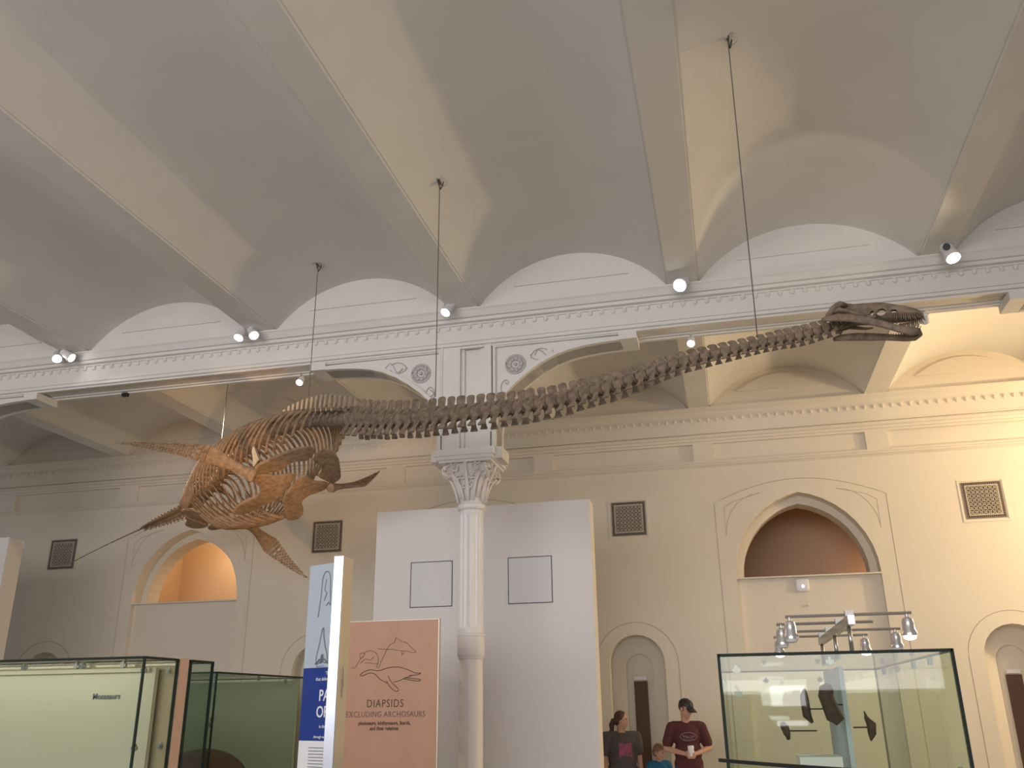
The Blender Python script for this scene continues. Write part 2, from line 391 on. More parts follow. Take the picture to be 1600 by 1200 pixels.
# rooms behind the arched openings
rb = MB()
for c in ARCH:
    rb.box((c-1.6, 15.75, 2.0), (c+1.6, 15.9, 5.4)); rb.box((c-1.6, 14.25, 5.3), (c+1.6, 15.8, 5.4))
    rb.box((c-1.6, 14.25, 3.0), (c+1.6, 15.8, 3.1)); rb.box((c-1.6, 14.25, 3.0), (c-1.5, 15.8, 5.4)); rb.box((c+1.5, 14.25, 3.0), (c+1.6, 15.8, 5.4))
struct('wall_alcove', rb, mat('alcove_dim_tan', (0.62, 0.44, 0.30), 0.7))  # tan instead of wall cream; the dim warm light is put into the colour
light('POINT', 'alcove_lamp_left', (-9.1, 15.0, 4.6), 34, (1.0, 0.80, 0.48), size=0.12)
light('POINT', 'alcove_lamp_middle', (-3.9, 14.9, 4.85), 10, (1.0, 0.70, 0.34), size=0.12)
light('POINT', 'alcove_lamp_right', (2.45, 15.3, 3.5), 4.5, (1.0, 0.62, 0.32), size=0.05)

# wall entablature
wp = [(13.66, 6.06), (13.60, 6.06), (13.60, 6.0), (13.49, 6.0), (13.49, 5.985), (13.52, 5.955), (13.55, 5.93), (13.56, 5.90), (13.585, 5.87), (13.60, 5.865), (13.60, 5.70), (13.60, 5.615), (13.585, 5.61),
      (13.585, 5.59), (13.61, 5.585), (13.585, 5.575), (13.57, 5.55), (13.575, 5.53), (13.61, 5.51), (13.62, 5.48), (13.66, 5.475)]
wm = MB().loft([[V((x, y, z)) for y, z in wp] for x in (XL, XR)])
wp2 = [(13.66, 5.155), (13.635, 5.15), (13.635, 5.125), (13.60, 5.11), (13.60, 5.09), (13.63, 5.07), (13.66, 5.045)]
wm.loft([[V((x, y, z)) for y, z in wp2] for x in (XL, XR)])
x = XL+0.3
while x < XR:
    wm.ball((x, 13.592, 5.815), (0.026, 0.022, 0.032), 8); x += 0.13
struct('trim_4', wm, WALLP)
lp = lunette_panels(13.55, -0.022, 'b'); lp.box((XL, 13.575, 6.02), (XR, 13.66, 6.62))
struct('wall_lunettes', lp, WALLP)
# incised lines round arches and niches: thin rods, groove shade put into their colour
gm = MB()
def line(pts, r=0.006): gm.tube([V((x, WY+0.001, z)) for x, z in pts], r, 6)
for c in ARCH:
    arc = [(c-1.24+2.48*i/16, 4.485 + 0.31*math.sin(PI*i/16)**0.9) for i in range(17)]
    line([(c-1.24, 0.1)] + arc + [(c+1.24, 0.1)])
    for s in (-1, 1):
        tri = [(c+s*1.10, 3.98), (c+s*1.10, 4.41), (c+s*0.95, 4.50), (c+s*0.55, 4.605)]
        tri += [(c+s*(0.55+0.55*math.sin(t*PI/2)), 4.605-0.625*(1-math.cos(t*PI/2))) for t in (0.15, 0.3, 0.45, 0.6, 0.75, 0.9, 1.0)]
        line(tri, 0.005)
for c in NICHE:
    line(rnd(c, 0.61, 0.1, 2.15, 18))
struct('trim_5', gm, GROOVE)

# wall behind the camera with daylight windows
bw = MB().box((XL, YB-0.2, 0), (XR, YB, 6.7)); struct('wall_rear', bw, WALLP)
for i, (x, z, wd, ht) in enumerate(((0.95, 1.72, 0.62, 0.36), (0.98, 1.24, 0.55, 0.09), (5.2, 1.7, 0.3, 1.1))):
    wn = struct('window_%d' % (i+1), MB().box((x-wd/2, YB+0.005, z-ht/2), (x+wd/2, YB+0.02, z+ht/2)), DAYW)
    obj('window_frame', MB().box((x-wd/2-.04, YB+0.001, z+ht/2), (x+wd/2+.04, YB+0.04, z+ht/2+.04)).box((x-wd/2-.04, YB+0.001, z-ht/2-.04), (x+wd/2+.04, YB+0.04, z-ht/2)), WHITE, wn)

# ------------------------------------------------------------------ iron column
col = empty('iron_column', (-2.70, 9.4, 0), 'white fluted cast-iron column with leafy capital, rising under the girder in front of the tall white screen', 'column')
cx, cy = -2.70, 9.4
m = MB().lathe([(0.145, 0), (0.145, 0.25), (0.128, 0.3), (0.126, 2.14), (0.126, 2.2)], (cx, cy, 0), 32); obj('lower_shaft', m, IRON, col, 'auto')
m = MB().lathe([(0.128, 2.07), (0.135, 2.075), (0.135, 2.09), (0.142, 2.10), (0.146, 2.12), (0.146, 2.30), (0.150, 2.305), (0.150, 2.325), (0.136, 2.335), (0.130, 2.36)], (cx, cy, 0), 40); obj('collar', m, IRON, col, 'auto')
rings = []
nf = 16
for z, k in ((2.32, 0.0), (2.38, 0.0), (2.42, 1.0), (3.60, 1.0), (3.65, 0.0), (3.70, 0.0)):
    R = []
    for i in range(nf*6):
        a = 2*PI*i/(nf*6); ph = (i % 6)/6; d = 0.014*max(0, math.sin(PI*ph))*k
        R.append(V((cx+(0.134-d)*math.cos(a), cy+(0.134-d)*math.sin(a), z)))
    rings.append(R)
obj('fluted_shaft', MB().loft(rings), IRON, col, False)
cap = MB().lathe([(0.134, 3.66), (0.150, 3.67), (0.160, 3.69), (0.160, 3.72), (0.145, 3.735), (0.133, 3.745)], (cx, cy, 0), 40)
obj('neck_ring', cap, IRON, col, 'auto')
cap = MB()
rings = []
for z, r, sq in ((3.74, 0.13, 0), (3.85, 0.138, 0.05), (3.95, 0.16, 0.15), (4.03, 0.195, 0.3), (4.10, 0.24, 0.5), (4.16, 0.265, 0.6)):
    R = []
    for i in range(32):
        a = 2*PI*i/32; q = 1/max(abs(math.cos(a)), abs(math.sin(a))); rr = r*(1+(q-1)*sq)
        R.append(V((cx+rr*math.cos(a), cy+rr*math.sin(a), z)))
    rings.append(R)
cap.loft(rings)
obj('capital_bell', cap, IRON, col, 'auto')
lv = MB()
for k in range(4):      # four volute corners
    a = PI/4 + k*PI/2; rad = V((math.cos(a), math.sin(a), 0)); tn = V((-math.sin(a), math.cos(a), 0)); o = V((cx, cy, 0))
    for q in (1, -1):
        pts = []
        for j in range(20):
            t = j/19; an = -PI/2 + t*2.4*PI*0.95; r = 0.076*(1-t)+0.012
            pts.append(o + rad*(0.285 + math.cos(an)*r) + V((0, 0, 4.095+math.sin(an)*r)) + tn*(q*0.022*(1+0.5*t)))
        lv.tube(pts, [0.016]*20, 6)
    lv.tube([o+rad*0.14+V((0,0,3.80)), o+rad*0.17+V((0,0,3.92)), o+rad*0.215+V((0,0,4.0)), o+rad*0.27+V((0,0,4.035))], [0.02, 0.028, 0.028, 0.02], 8)
for k in range(4):      # scrollwork on each face
    a = k*PI/2; n_ = V((math.cos(a), math.sin(a), 0)); tn = V((-math.sin(a), math.cos(a), 0)); o = V((cx, cy, 0))
    for q in (1, -1):
        for (u0, z0, s, dist) in ((0.13, 4.11, 0.055, 0.245), (0.055, 4.02, 0.04, 0.20), (0.10, 4.02, 0.035, 0.205), (0.045, 3.92, 0.032, 0.165), (0.15, 4.17, 0.04, 0.265)):
            pts = []
            for j in range(16):
                t = j/15; an = PI*0.5 + q*t*2.2*PI; r = s*(1-t)+0.006
                pts.append(o + n_*(dist+0.012) + tn*(q*u0 + math.cos(an)*r) + V((0, 0, z0+math.sin(an)*r)))
            lv.tube(pts, 0.009, 6)
        lv.tube([o+n_*0.148+tn*(q*0.05)+V((0,0,3.76)), o+n_*0.165+tn*(q*0.075)+V((0,0,3.88)), o+n_*0.20+tn*(q*0.11)+V((0,0,3.98)), o+n_*0.25+tn*(q*0.16)+V((0,0,4.05))], [0.018, 0.02, 0.018, 0.01], 6)
    lv.tube([o+n_*0.148+V((0,0,3.75)), o+n_*0.16+V((0,0,3.88)), o+n_*0.19+V((0,0,3.96)), o+n_*0.26+V((0,0,4.12)), o+n_*0.275+V((0,0,4.17))], [0.02, 0.03, 0.02, 0.02, 0.03], 8)
obj('capital_leafwork', lv, IRON, col, True)
m = MB().box((cx-0.30, cy-0.30, 4.165), (cx+0.30, cy+0.30, 4.195)).box((cx-0.325, cy-0.325, 4.195), (cx+0.325, cy+0.325, 4.235)).box((cx-0.34, cy-0.34, 4.235), (cx+0.34, cy+0.34, 4.31))
obj('abacus', m, IRON, col)

# ------------------------------------------------------------------ white screens behind the columns
def screen(x0, x1, y, ht, label):
    r = empty('partition_screen', ((x0+x1)/2, y, 0), label, 'screen')
    obj('panel_board', MB().box((x0, y, 0), (x1, y+0.05, ht)), BOARD, r)
    obj('edge_board', MB().box((x1-0.06, y+0.0502, 0), (x1-0.003, y+0.30, ht-0.001)), BOARDE, r)
    obj('edge_board', MB().box((x0+0.003, y+0.0502, 0), (x0+0.06, y+0.30, ht-0.001)), BOARDE, r)
    return r
s1 = screen(-4.32, -1.535, 10.6, 3.99, 'tall plain white screen standing behind the iron column, with two square hatches')
for x0 in (-3.833, -2.572):
    h = obj('hatch', MB().box((x0, 10.594, 2.765), (x0+0.54, 10.602, 3.315)), HATCH, s1)
    e = MB(); a, b, c, d = x0, x0+0.54, 2.765, 3.315
    for q in (((a-.005, 10.592, c-.005), (b+.005, 10.603, c+.004)), ((a-.005, 10.592, d-.004), (b+.005, 10.603, d+.005)), ((a-.005, 10.592, c), (a+.004, 10.603, d)), ((b-.004, 10.592, c), (b+.005, 10.603, d))): e.box(*q)
    obj('hatch_gap', e, DARK, h)
screen(-12.3, -9.97, 10.6, 3.97, 'white screen cut off by the left edge of the view')

# ------------------------------------------------------------------ wall grilles
def grille(xc, zc, label):
    r = empty('vent_grille', (xc, WY, zc-0.265), label, 'vent', 'square lattice grilles on the far wall')
    s = 0.265; y = WY
    obj('backing', MB().box((xc-s, y-0.004, zc-s), (xc+s, y-0.001, zc+s)), VOID, r)
    f = MB()
    for (a, b, t) in ((s+0.045, s+0.02, 0.010), ):
        f.box((xc-a, y-t, zc-a), (xc+a, y-0.0005, zc-b)); f.box((xc-a, y-t, zc+b), (xc+a, y-0.0005, zc+a))
        f.box((xc-a, y-t, zc-b), (xc-b, y-0.0005, zc+b)); f.box((xc+b, y-t, zc-b), (xc+a, y-0.0005, zc+b))
    obj('plaster_surround', f, WALLP, r)
    f = MB(); a, b = s, s-0.012
    f.box((xc-a, y-.014, zc-a), (xc+a, y-.004, zc-b)); f.box((xc-a, y-.014, zc+b), (xc+a, y-.004, zc+a)); f.box((xc-a, y-.014, zc-b), (xc-b, y-.004, zc+b)); f.box((xc+b, y-.014, zc-b), (xc+a, y-.004, zc+b))
    n = 20
    for i in range(n):
        t = -s+0.03+(2*s-0.06)*i/(n-1)
        for sg in (-1, 1):
            f.box((xc+t-.006, y-.012, zc+sg*(s-0.028)-.014), (xc+t+.006, y-.005, zc+sg*(s-0.028)+.014)); f.box((xc+sg*(s-0.028)-.014, y-.012, zc+t-.006), (xc+sg*(s-0.028)+.014, y-.005, zc+t+.006))
    obj('frame', f, GRILLEF, r)
    f = MB(); a, b = s-0.043, s-0.06
    f.box((xc-a, y-.016, zc-a), (xc+a, y-.004, zc-b)); f.box((xc-a, y-.016, zc+b), (xc+a, y-.004, zc+a)); f.box((xc-a, y-.016, zc-b), (xc-b, y-.004, zc+b)); f.box((xc+b, y-.016, zc-b), (xc+a, y-.004, zc+b))
    n = 7; st = 2*b/n
    for i in range(-n, n+1):
        for sg in (-1, 1):
            o = i*st; u0, u1 = max(-b, -b+o), min(b, b+o)
            if u1-u0 < 0.02: continue
            p = V((xc+u0, y-.010, zc+sg*(u0-o))); q = V((xc+u1, y-.010, zc+sg*(u1-o)))
            d = (q-p).normalized(); f.obox((p+q)/2, d, V((0,1,0)), d.cross(V((0,1,0))), (q-p).length, 0.008, 0.009)
    for i in range(n):
        for j in range(n):
            c = V((xc-b+st*(i+.5), y-.012, zc-b+st*(j+.5)))
            f.tube([c+V((math.cos(2*PI*k/8)*st*.36, 0, math.sin(2*PI*k/8)*st*.36)) for k in range(9)], 0.0042, 4)
    obj('lattice', f, GRILLE, r)
grille(-11.615, 4.275, 'square lattice grille farthest left on the far wall, behind the tail tip')
grille(-6.447, 4.318, 'square lattice grille on the far wall between the hanging hind paddle and the white screen')
grille(-1.370, 4.325, 'square lattice grille right beside the right edge of the tall white screen')
grille(3.716, 4.300, 'square lattice grille at the right end of the far wall, past the arched opening')

# ------------------------------------------------------------------ wireless unit and sensor on the far wall
ap = empty('wireless_access_point', (1.10, 13.75, 3.13), 'white rounded box with a blue light, mounted just below the arched opening', 'access point')
m = MB(); o = V((1.10, 13.735, 3.215)); ring = []
for yy, s in ((0.015, 0.088), (-0.012, 0.095), (-0.025, 0.088), (-0.032, 0.075)):
    ring.append([o + V((max(-1, min(1, 1.28*math.cos(a)))*s, yy, max(-1, min(1, 1.28*math.sin(a)))*s)) for a in [2*PI*k/32 for k in range(32)]])
m.loft(ring); obj('cover', m, APW, ap, 'auto')
obj('status_light', MB().tube([o+V((math.cos(2*PI*k/14)*0.016+0.005, -0.034, math.sin(2*PI*k/14)*0.016-0.02)) for k in range(15)], 0.005, 6), LEDB, ap)
tag(obj('wall_sensor', MB().lathe([(0.018, 0), (0.018, 0.02), (0.008, 0.03)], (1.15, 13.75, 2.93), 12, axis=(0, -1, 0)), WALLP, loc=(1.15, 13.75, 2.93)), 'tiny round knob on the wall below the white box with blue light', 'sensor')

# ------------------------------------------------------------------ the hanging skeleton
SK = empty('marine_reptile_skeleton', (-4.3, 8.5, 3.8), 'long-necked fossil marine reptile skeleton with four paddles, hanging from cables under the ceiling', 'skeleton')
CL = [  # spine centre line, head to tail tip: x, y, z, vertebra height
 (0.845, 5.438, 3.850, .105), (0.773, 5.469, 3.843, .125), (0.62, 5.533, 3.838, .135), (0.423, 5.615, 3.848, .125), (0.217, 5.697, 3.85, .13), (0.002, 5.78, 3.852, .146),
 (-0.223, 5.867, 3.844, .162), (-0.458, 5.958, 3.816, .189), (-0.703, 6.057, 3.794, .214), (-0.959, 6.166, 3.789, .236), (-1.174, 6.258, 3.790, .245),
 (-1.512, 6.406, 3.819, .265), (-1.812, 6.543, 3.858, .284), (-2.136, 6.704, 3.91, .305), (-2.494, 6.909, 3.977, .32), (-2.904, 7.188, 4.087, .345),
 (-3.29, 7.492, 4.218, .375), (-3.76, 7.918, 4.39, .40), (-4.327, 8.467, 4.59, .40), (-4.786, 8.897, 4.70, .40), (-5.2, 9.27, 4.76, .38), (-5.7, 9.70, 4.78, .36),
 (-6.2, 10.14, 4.74, .34), (-6.65, 10.53, 4.61, .32), (-7.0, 10.81, 4.47, .30), (-7.367, 11.06, 4.35, .28), (-7.8, 11.31, 4.30, .24), (-8.349, 11.604, 4.265, .15), (-8.6, 11.70, 4.225, .06), (-9.243, 11.946, 4.108, .04), (-9.8, 12.11, 3.97, .03), (-10.213, 12.204, 3.842, .02)]
def catmull(P, n=12):
    P = [tuple(2*a-b for a, b in zip(P[0], P[1]))] + list(P) + [tuple(2*a-b for a, b in zip(P[-1], P[-2]))]; out = []
    for i in range(1, len(P)-2):
        for k in range(n):
            t = k/n; out.append(tuple(.5*((2*b)+(-a+c)*t+(2*a-5*b+4*c-d)*t*t+(-a+3*b-3*c+d)*t**3) for a, b, c, d in zip(P[i-1], P[i], P[i+1], P[i+2])))
    out.append(P[-2]); return out
CP = catmull(CL)
ARC = [0.0]
for a, b in zip(CP[:-1], CP[1:]): ARC.append(ARC[-1] + (V(b[:3])-V(a[:3])).length)
def at_arc(s):
    s = max(0, min(s, ARC[-1]-1e-6)); lo, hi = 0, len(ARC)-1
    while hi-lo > 1:
        mid = (lo+hi)//2
        if ARC[mid] <= s: lo = mid
        else: hi = mid
    t = (s-ARC[lo])/(ARC[hi]-ARC[lo]); return [a+(b-a)*t for a, b in zip(CP[lo], CP[hi])]
def frame(s):
    p = at_arc(s); a = V(at_arc(s-0.06)[:3]); b = V(at_arc(s+0.06)[:3])
    t = (a-b).normalized()                       # towards the head
    sd = t.cross(V((0,0,1))).normalized(); u = sd.cross(t).normalized()
    return V(p[:3]), t, sd, u, p[3]               # sd = animal's right
def interp(tab, x):
    for (a, va), (b, vb) in zip(tab[:-1], tab[1:]):
        if (a-x)*(b-x) <= 0: return va + (vb-va)*(x-a)/(b-a)
    return tab[0][1] if abs(x-tab[0][0]) < abs(x-tab[-1][0]) else tab[-1][1]
SPC = [(0.9, .056), (0.4, .062), (0, .078), (-.46, .09), (-1, .10), (-1.8, .11), (-2.5, .125), (-3.2, .14), (-4.3, .15), (-5.5, .145), (-7, .13), (-7.8, .10), (-8.6, .08), (-9.2, .07), (-10.2, .06)]
def ringbox(c, t, sd, u, lt, ls, k=8):
    # rounded cross-section of a blade, axis along u
    return [c + t*(math.copysign(abs(math.cos(a))**0.7, math.cos(a))*lt/2) + sd*(math.copysign(abs(math.sin(a))**0.7, math.sin(a))*ls/2) for a in [2*PI*i/k for i in range(k)]]
def jit(a): return 1+random.uniform(-a, a)
def neck_vertebra(O, t, sd, u, H, L, lean):
    mb = MB(); r = 0.215*H; n = 10
    def cring(a, q):
        return [O + t*a + sd*(math.cos(2*PI*k/n)*r*q*1.15) + u*(math.sin(2*PI*k/n)*r*q - 0.03*H) for k in range(n)]
    mb.loft([cring(L*f, q) for f, q in ((-.47, .86), (-.42, 1.0), (-.15, .80), (.15, .80), (.42, 1.0), (.47, .86))])
    hs = 0.46*H*jit(.05); wt = L*0.86*jit(.08)
    sec = [(0.05, 0.70, 0.26, 0), (0.14, 0.74, 0.22, 0), (0.20, 0.62, 0.13, -.04), (0.28, 0.66, 0.09, -.06), (0.37, 0.76, 0.08, -.07), (0.44, 0.80, 0.085, -.08), (0.49, 0.66, 0.08, -.07), (0.515, 0.3, 0.04, -.05)]
    mb.loft([ringbox(O + u*(h*H) + t*((dx - lean*max(0, h-0.15)*2.2)*L), t, sd, u, wt*lt/0.80, ls*H) for h, lt, ls, dx in sec])
    for q in (1, -1):      # zygapophyses
        mb.obox(O + sd*(q*0.07*H) + u*(0.17*H) + t*(0.40*L), t, sd, u, 0.5*L, 0.06*H, 0.07*H)
        mb.obox(O + sd*(q*0.07*H) + u*(0.20*H) - t*(0.42*L), t, sd, u, 0.4*L, 0.06*H, 0.06*H)
        # hatchet-shaped neck rib
        base = O + sd*(q*0.13*H) - u*(0.10*H); dr = (sd*(q*0.42) - u*1.0).normalized(); ln = 0.42*H*jit(.06)
        rg = []
        for f, lt, dx in ((0, .62, 0), (.3, .48, 0), (.55, .42, -.02), (.78, .58, -.05), (.92, .76, -.08), (1.0, .66, -.08)):
            rg.append(ringbox(base + dr*(ln*f) + t*(dx*L), t, dr.cross(t).normalized(), dr, lt*L, 0.085*H*(1-0.3*f)))
        mb.loft(rg)
    return mb
def blade(mb, O, t, sd, u, h0, h1, lt, ls, lean=0.0):
    mb.loft([ringbox(O + u*(h0+(h1-h0)*f) - t*(lean*f*f), t, sd, u, lt*w_, ls*(1.3-f*.5)) for f, w_ in ((0, .7), (.2, .75), (.6, .95), (.9, 1.05), (1, .8))])
s = 0.012; verts = []
while s < ARC[-1]-0.02:
    x = at_arc(s)[0]; L = interp(SPC, x); verts.append((s, L)); s += L
nneck = 0
ribdata = []
for idx, (s, L) in enumerate(verts):
    O, t, sd, u, H = frame(s)
    if O.x > -3.35:
        lean = 0.55 if O.x > -0.9 else (0.25 if O.x > -1.4 else 0.0)
        obj('neck_vertebra', neck_vertebra(O, t, sd, u, H*jit(.02), L, lean), BONE, SK, 'auto'); nneck += 1
    elif O.x > -7.3:
        mb = MB(); r = 0.085; n = 10
        mb.loft([[O + t*(L*f) + sd*(math.cos(2*PI*k/n)*r*q) + u*(math.sin(2*PI*k/n)*r*q) for k in range(n)] for f, q in ((-.47, .9), (-.40, 1), (-.1, .8), (.1, .8), (.40, 1), (.47, .9))])
        hh = interp([(-3.3, .19), (-4, .25), (-4.8, .22), (-5.3, .13), (-6, .11), (-7.3, .11)], O.x)
        blade(mb, O, t, sd, u, 0.06, hh+0.02, L*0.62, 0.022, 0.02)
        for q in (1, -1):
            mb.obox(O+sd*(q*.03)+u*0.10+t*(.4*L), t, sd, u, .5*L, .03, .03)
            mb.tube([O+sd*(q*.04)+u*.07, O+sd*(q*.12)+u*.075-t*.01, O+sd*(q*.19)+u*.06-t*.02], [.024, .02, .024], 8)
        obj('back_vertebra', mb, BONEL if O.x < -4.2 else BONE, SK, 'auto'); ribdata.append((O, t, sd, u, L))
    else:
        mb = MB(); r = max(0.008, min(0.06, H*0.24)); n = 8
        mb.loft([[O + t*(L*f) + sd*(math.cos(2*PI*k/n)*r*q) + u*(math.sin(2*PI*k/n)*r*q) for k in range(n)] for f, q in ((-.5, .9), (-.4, 1), (0, .8), (.4, 1), (.5, .9))])
        if H > 0.07:
            blade(mb, O, t, sd, u, r*.6, H*.5, L*.45, .018, .05)
            dr = (-u - t*0.9).normalized(); mb.tube([O-u*(r*.7), O+dr*(H*.32), O+dr*(H*.62)-t*.03], [.014, .012, .006], 6)
            for q in (1, -1): mb.tube([O+sd*(q*r*.8), O+sd*(q*H*.45)-t*.04-u*.01, O+sd*(q*H*.75)-t*.11-u*.03], [.018, .014, .005], 6)
        obj('tail_vertebra', mb, BONEL, SK, 'auto')
# ribs
nr = len(ribdata)
for i, (O, t, sd, u, L) in enumerate(ribdata):
    f = i/(nr-1)
    wd = interp([(0, .13), (.12, .24), (.25, .42), (.45, .56), (.65, .56), (.85, .42), (1, .24)], f)
    dp = interp([(0, .16), (.1, .30), (.22, .46), (.45, .62), (.65, .62), (.85, .46), (1, .25)], f)
    for q in (1, -1):
        pts = []; rad = []; th1 = interp([(0, 1.2), (.2, 1.75), (.8, 1.9), (1, 1.4)], f); m_ = 12
        for k in range(m_+1):
            a = th1*k/m_
            pts.append(O + sd*(q*(0.10+(wd-0.10)*math.sin(min(a, PI/2))*(1 if a < PI/2 else 1-0.35*(a-PI/2)))) + u*(0.06 + 0.05*math.sin(a*1.6) - dp*(1-math.cos(a))*0.92) - t*(0.34*dp*(a/1.6)**1.2))
            rad.append(0.021*(1-0.30*k/m_) + (0.010 if k < 2 else 0) + (0.004 if k == m_ else 0))
        obj('rib', MB().tube(pts, rad, 8, flat=0.62, up=t), BONEL if f > .1 else BONE, SK, True)
# pectoral and pelvic frames
def bodyframe(p, sfrac_dir):
    d = V(sfrac_dir).normalized(); r = d.cross(V((0,0,1))).normalized(); return V(p), d, r, r.cross(d)
Pc, Pf, Pr, Pu = bodyframe((-4.50, 8.60, 3.95), (0.72, -0.63, 0.32))
def plate(name, out, c, f, r, u, q, curve, t=0.035, mt=BONEL):
    fn = lambda a, b, w_: c + f*a + r*(q*b) + u*(w_ + curve*b*b)
    dense = []
    for (a0, b0), (a1, b1) in zip(out, out[1:]+out[:1]):
        for k in range(4): dense.append((a0+(a1-a0)*k/4, b0+(b1-b0)*k/4))
    # smooth outline
    for _ in range(2): dense = [((p[0]+2*c_[0]+n_[0])/4, (p[1]+2*c_[1]+n_[1])/4) for p, c_, n_ in zip(dense[-1:]+dense[:-1], dense, dense[1:]+dense[:1])]
    mb = MB(); n = len(dense); cxx = sum(a for a, _ in dense)/n; cyy = sum(b for _, b in dense)/n
    rings = []
    for sc_, w_ in ((.94, -.5), (1.0, -.2), (1.0, .2), (.94, .5)):
        rings.append([fn(cxx+(a-cxx)*sc_, cyy+(b-cyy)*sc_, t*w_) for a, b in dense])
    mb.loft(rings, cap=True); return obj(name, mb, mt, SK, 'auto')
for q in (1, -1):
    plate('shoulder_blade', [(.02, .44), (.14, .50), (.34, .40), (.52, .30), (.66, .18), (.70, .02), (.44, .01), (.40, .14), (.30, .20), (.16, .20), (.10, .30)], Pc, Pf, Pr, Pu, q, 0.10)
    plate('coracoid', [(.0, .44), (-.12, .40), (-.24, .27), (-.42, .25), (-.66, .40), (-.84, .38), (-.86, .27), (-.66, .16), (-.40, .015), (.10, .012), (.14, .10), (.04, .22), (.06, .32)], Pc, Pf, Pr, Pu, q, 0.10)
    b0 = Pc + Pf*0.08 + Pr*(q*.44) + Pu*0.10
    obj('scapular_process', MB().loft([ringbox(b0 + Pu*h - Pf*(h*.55) - Pr*(q*h*.12), Pf, Pr, Pu, w_, .035) for h, w_ in ((0, .22), (.1, .16), (.22, .12), (.34, .10), (.42, .05))]), BONEL, SK, 'auto')
Qc, Qf, Qr, Qu = bodyframe((-6.72, 10.62, 3.98), (0.77, -0.64, 0.0))
for q in (1, -1):
    plate('pubis', [(.02, .42), (.14, .46), (.34, .42), (.44, .25), (.40, .06), (.20, .012), (.06, .02), (.04, .18), (-.02, .30)], Qc, Qf, Qr, Qu, q, 0.6)
    plate('ischium', [(-.02, .40), (-.10, .34), (-.22, .28), (-.42, .26), (-.46, .14), (-.30, .02), (-.10, .012), (-.04, .10), (-.02, .24)], Qc, Qf, Qr, Qu, q, 0.6)
    obj('ilium', MB().tube([Qc+Qr*(q*.40)+Qu*.12, Qc+Qr*(q*.36)+Qu*.28-Qf*.10, Qc+Qr*(q*.24)+Qu*.50-Qf*.26, Qc+Qr*(q*.14)+Qu*.58-Qf*.34], [.045, .026, .03, .04], 8), BONEL, SK, True)
# belly ribs
for i in range(11):
    f = i/10; c = V((-4.98, 9.20, 3.70)).lerp(V((-6.35, 10.36, 3.86)), f) - V((0, 0, 0.03*math.sin(PI*f)))
    hw = interp([(0, .34), (.3, .46), (.7, .50), (1, .42)], f)
    pts = []; rad = []
    for k in range(15):
        b = -1+2*k/14; pts.append(c + Qr*(b*hw) + Qu*(0.30*abs(b)**2.2) - Qf*(0.22*abs(b)**1.5) + V((0, 0, random.uniform(-.004, .004)))); rad.append(0.022*(1-0.72*abs(b)**1.5)+.004)
    obj('belly_rib', MB().tube(pts, rad, 8, up=Qf), BONEL, SK, True)
    for q in (1, -1):
        pts = [c + Qr*(q*hw*b) + Qu*(0.02+0.30*abs(b)**2.2+0.03) - Qf*(0.22*abs(b)**1.5+0.05) for b in (.45, .65, .85, 1.05, 1.22)]
        obj('belly_rib', MB().tube(pts, [.005, .013, .014, .010, .004], 6, up=Qf), BONEL, SK, True)
# paddles
def paddle(root, elbow, tip, nrm, w0, name):
    root, elbow, tip, nrm = V(root), V(elbow), V(tip), V(nrm).normalized()
    d1 = (elbow-root).normalized(); nrm = (nrm - d1*nrm.dot(d1)).normalized(); 
    wv = d1.cross(nrm).normalized()
    rg = []
    for f, w_, th in ((-.03, .5, .5), (0, .75, .9), (.06, .8, .95), (.2, .52, .62), (.45, .55, .45), (.75, .85, .36), (.95, 1.08, .30), (1.0, 1.0, .22)):
        cc = root + (elbow-root)*f
        rg.append([cc + wv*(math.cos(2*PI*k/12)*w0*.5*w_) + nrm*(math.sin(2*PI*k/12)*w0*.42*th) for k in range(12)])
    hum = obj(name, MB().loft(rg), BONEL, SK, 'auto')
    # lower bones: rows of short bones (five digits) inside a tapering curved outline
    L = (tip-elbow).length; d2 = (tip-elbow).normalized(); rows = 15; sub = MB(); s0 = 0.0
    for j in range(rows):
        f0 = j/rows; f1 = (j+0.93)/rows; ln = L/rows*.93
        width = w0*1.08*(1-f0)**0.55*(0.35+0.65*(1-f0)) + .006
        nd = 2 if j == 0 else (3 if j == 1 else 5)
        for k in range(nd):
            if j > rows-4 and k in (0, 4): continue
            if j > rows-2 and k in (1, 3): continue
            y = (k-(nd-1)/2)/max(nd, 1)*width*0.98
            sweep = -0.10*L*(f0**2)
            sg_ = (.45*L/rows if k % 2 and 1 < j < rows-2 else 0); a = elbow + d2*(L*f0+0.008+sg_) + wv*(y + sweep); b = elbow + d2*(L*f1+sg_) + wv*(y*(1-.05) -0.10*L*f1**2)
            th = 0.026*(1-f0)+.008; wd = width/nd*(1.05 if j < 2 else 1.0)*jit(.08)
            rg = []
            for g, sc_ in ((0, .8), (.12, 1), (.5, .80 if j > 1 else .88), (.88, 1), (1, .8)):
                cc = a.lerp(b, g); rg.append([cc + wv*(math.cos(2*PI*m_/8)*wd*.5*sc_) + nrm*(math.sin(2*PI*m_/8)*th*.5*sc_) for m_ in range(8)])
            sub.loft(rg)
    obj('paddle_digits', sub, BONEL, SK, 'auto')
paddle((-4.79, 8.27, 3.95), (-5.22, 8.02, 4.155), (-5.92, 7.42, 4.24), (-0.10, -0.80, -0.5), .22, 'front_humerus')
paddle((-4.22, 8.93, 3.93), (-4.07, 9.40, 4.07), (-4.00, 9.98, 4.36), (0.3, -0.45, 0.85), .15, 'front_humerus')
paddle((-6.36, 10.90, 4.03), (-6.12, 11.18, 3.74), (-5.72, 11.52, 3.25), (0.5, -0.8, -0.3), .22, 'hind_femur')

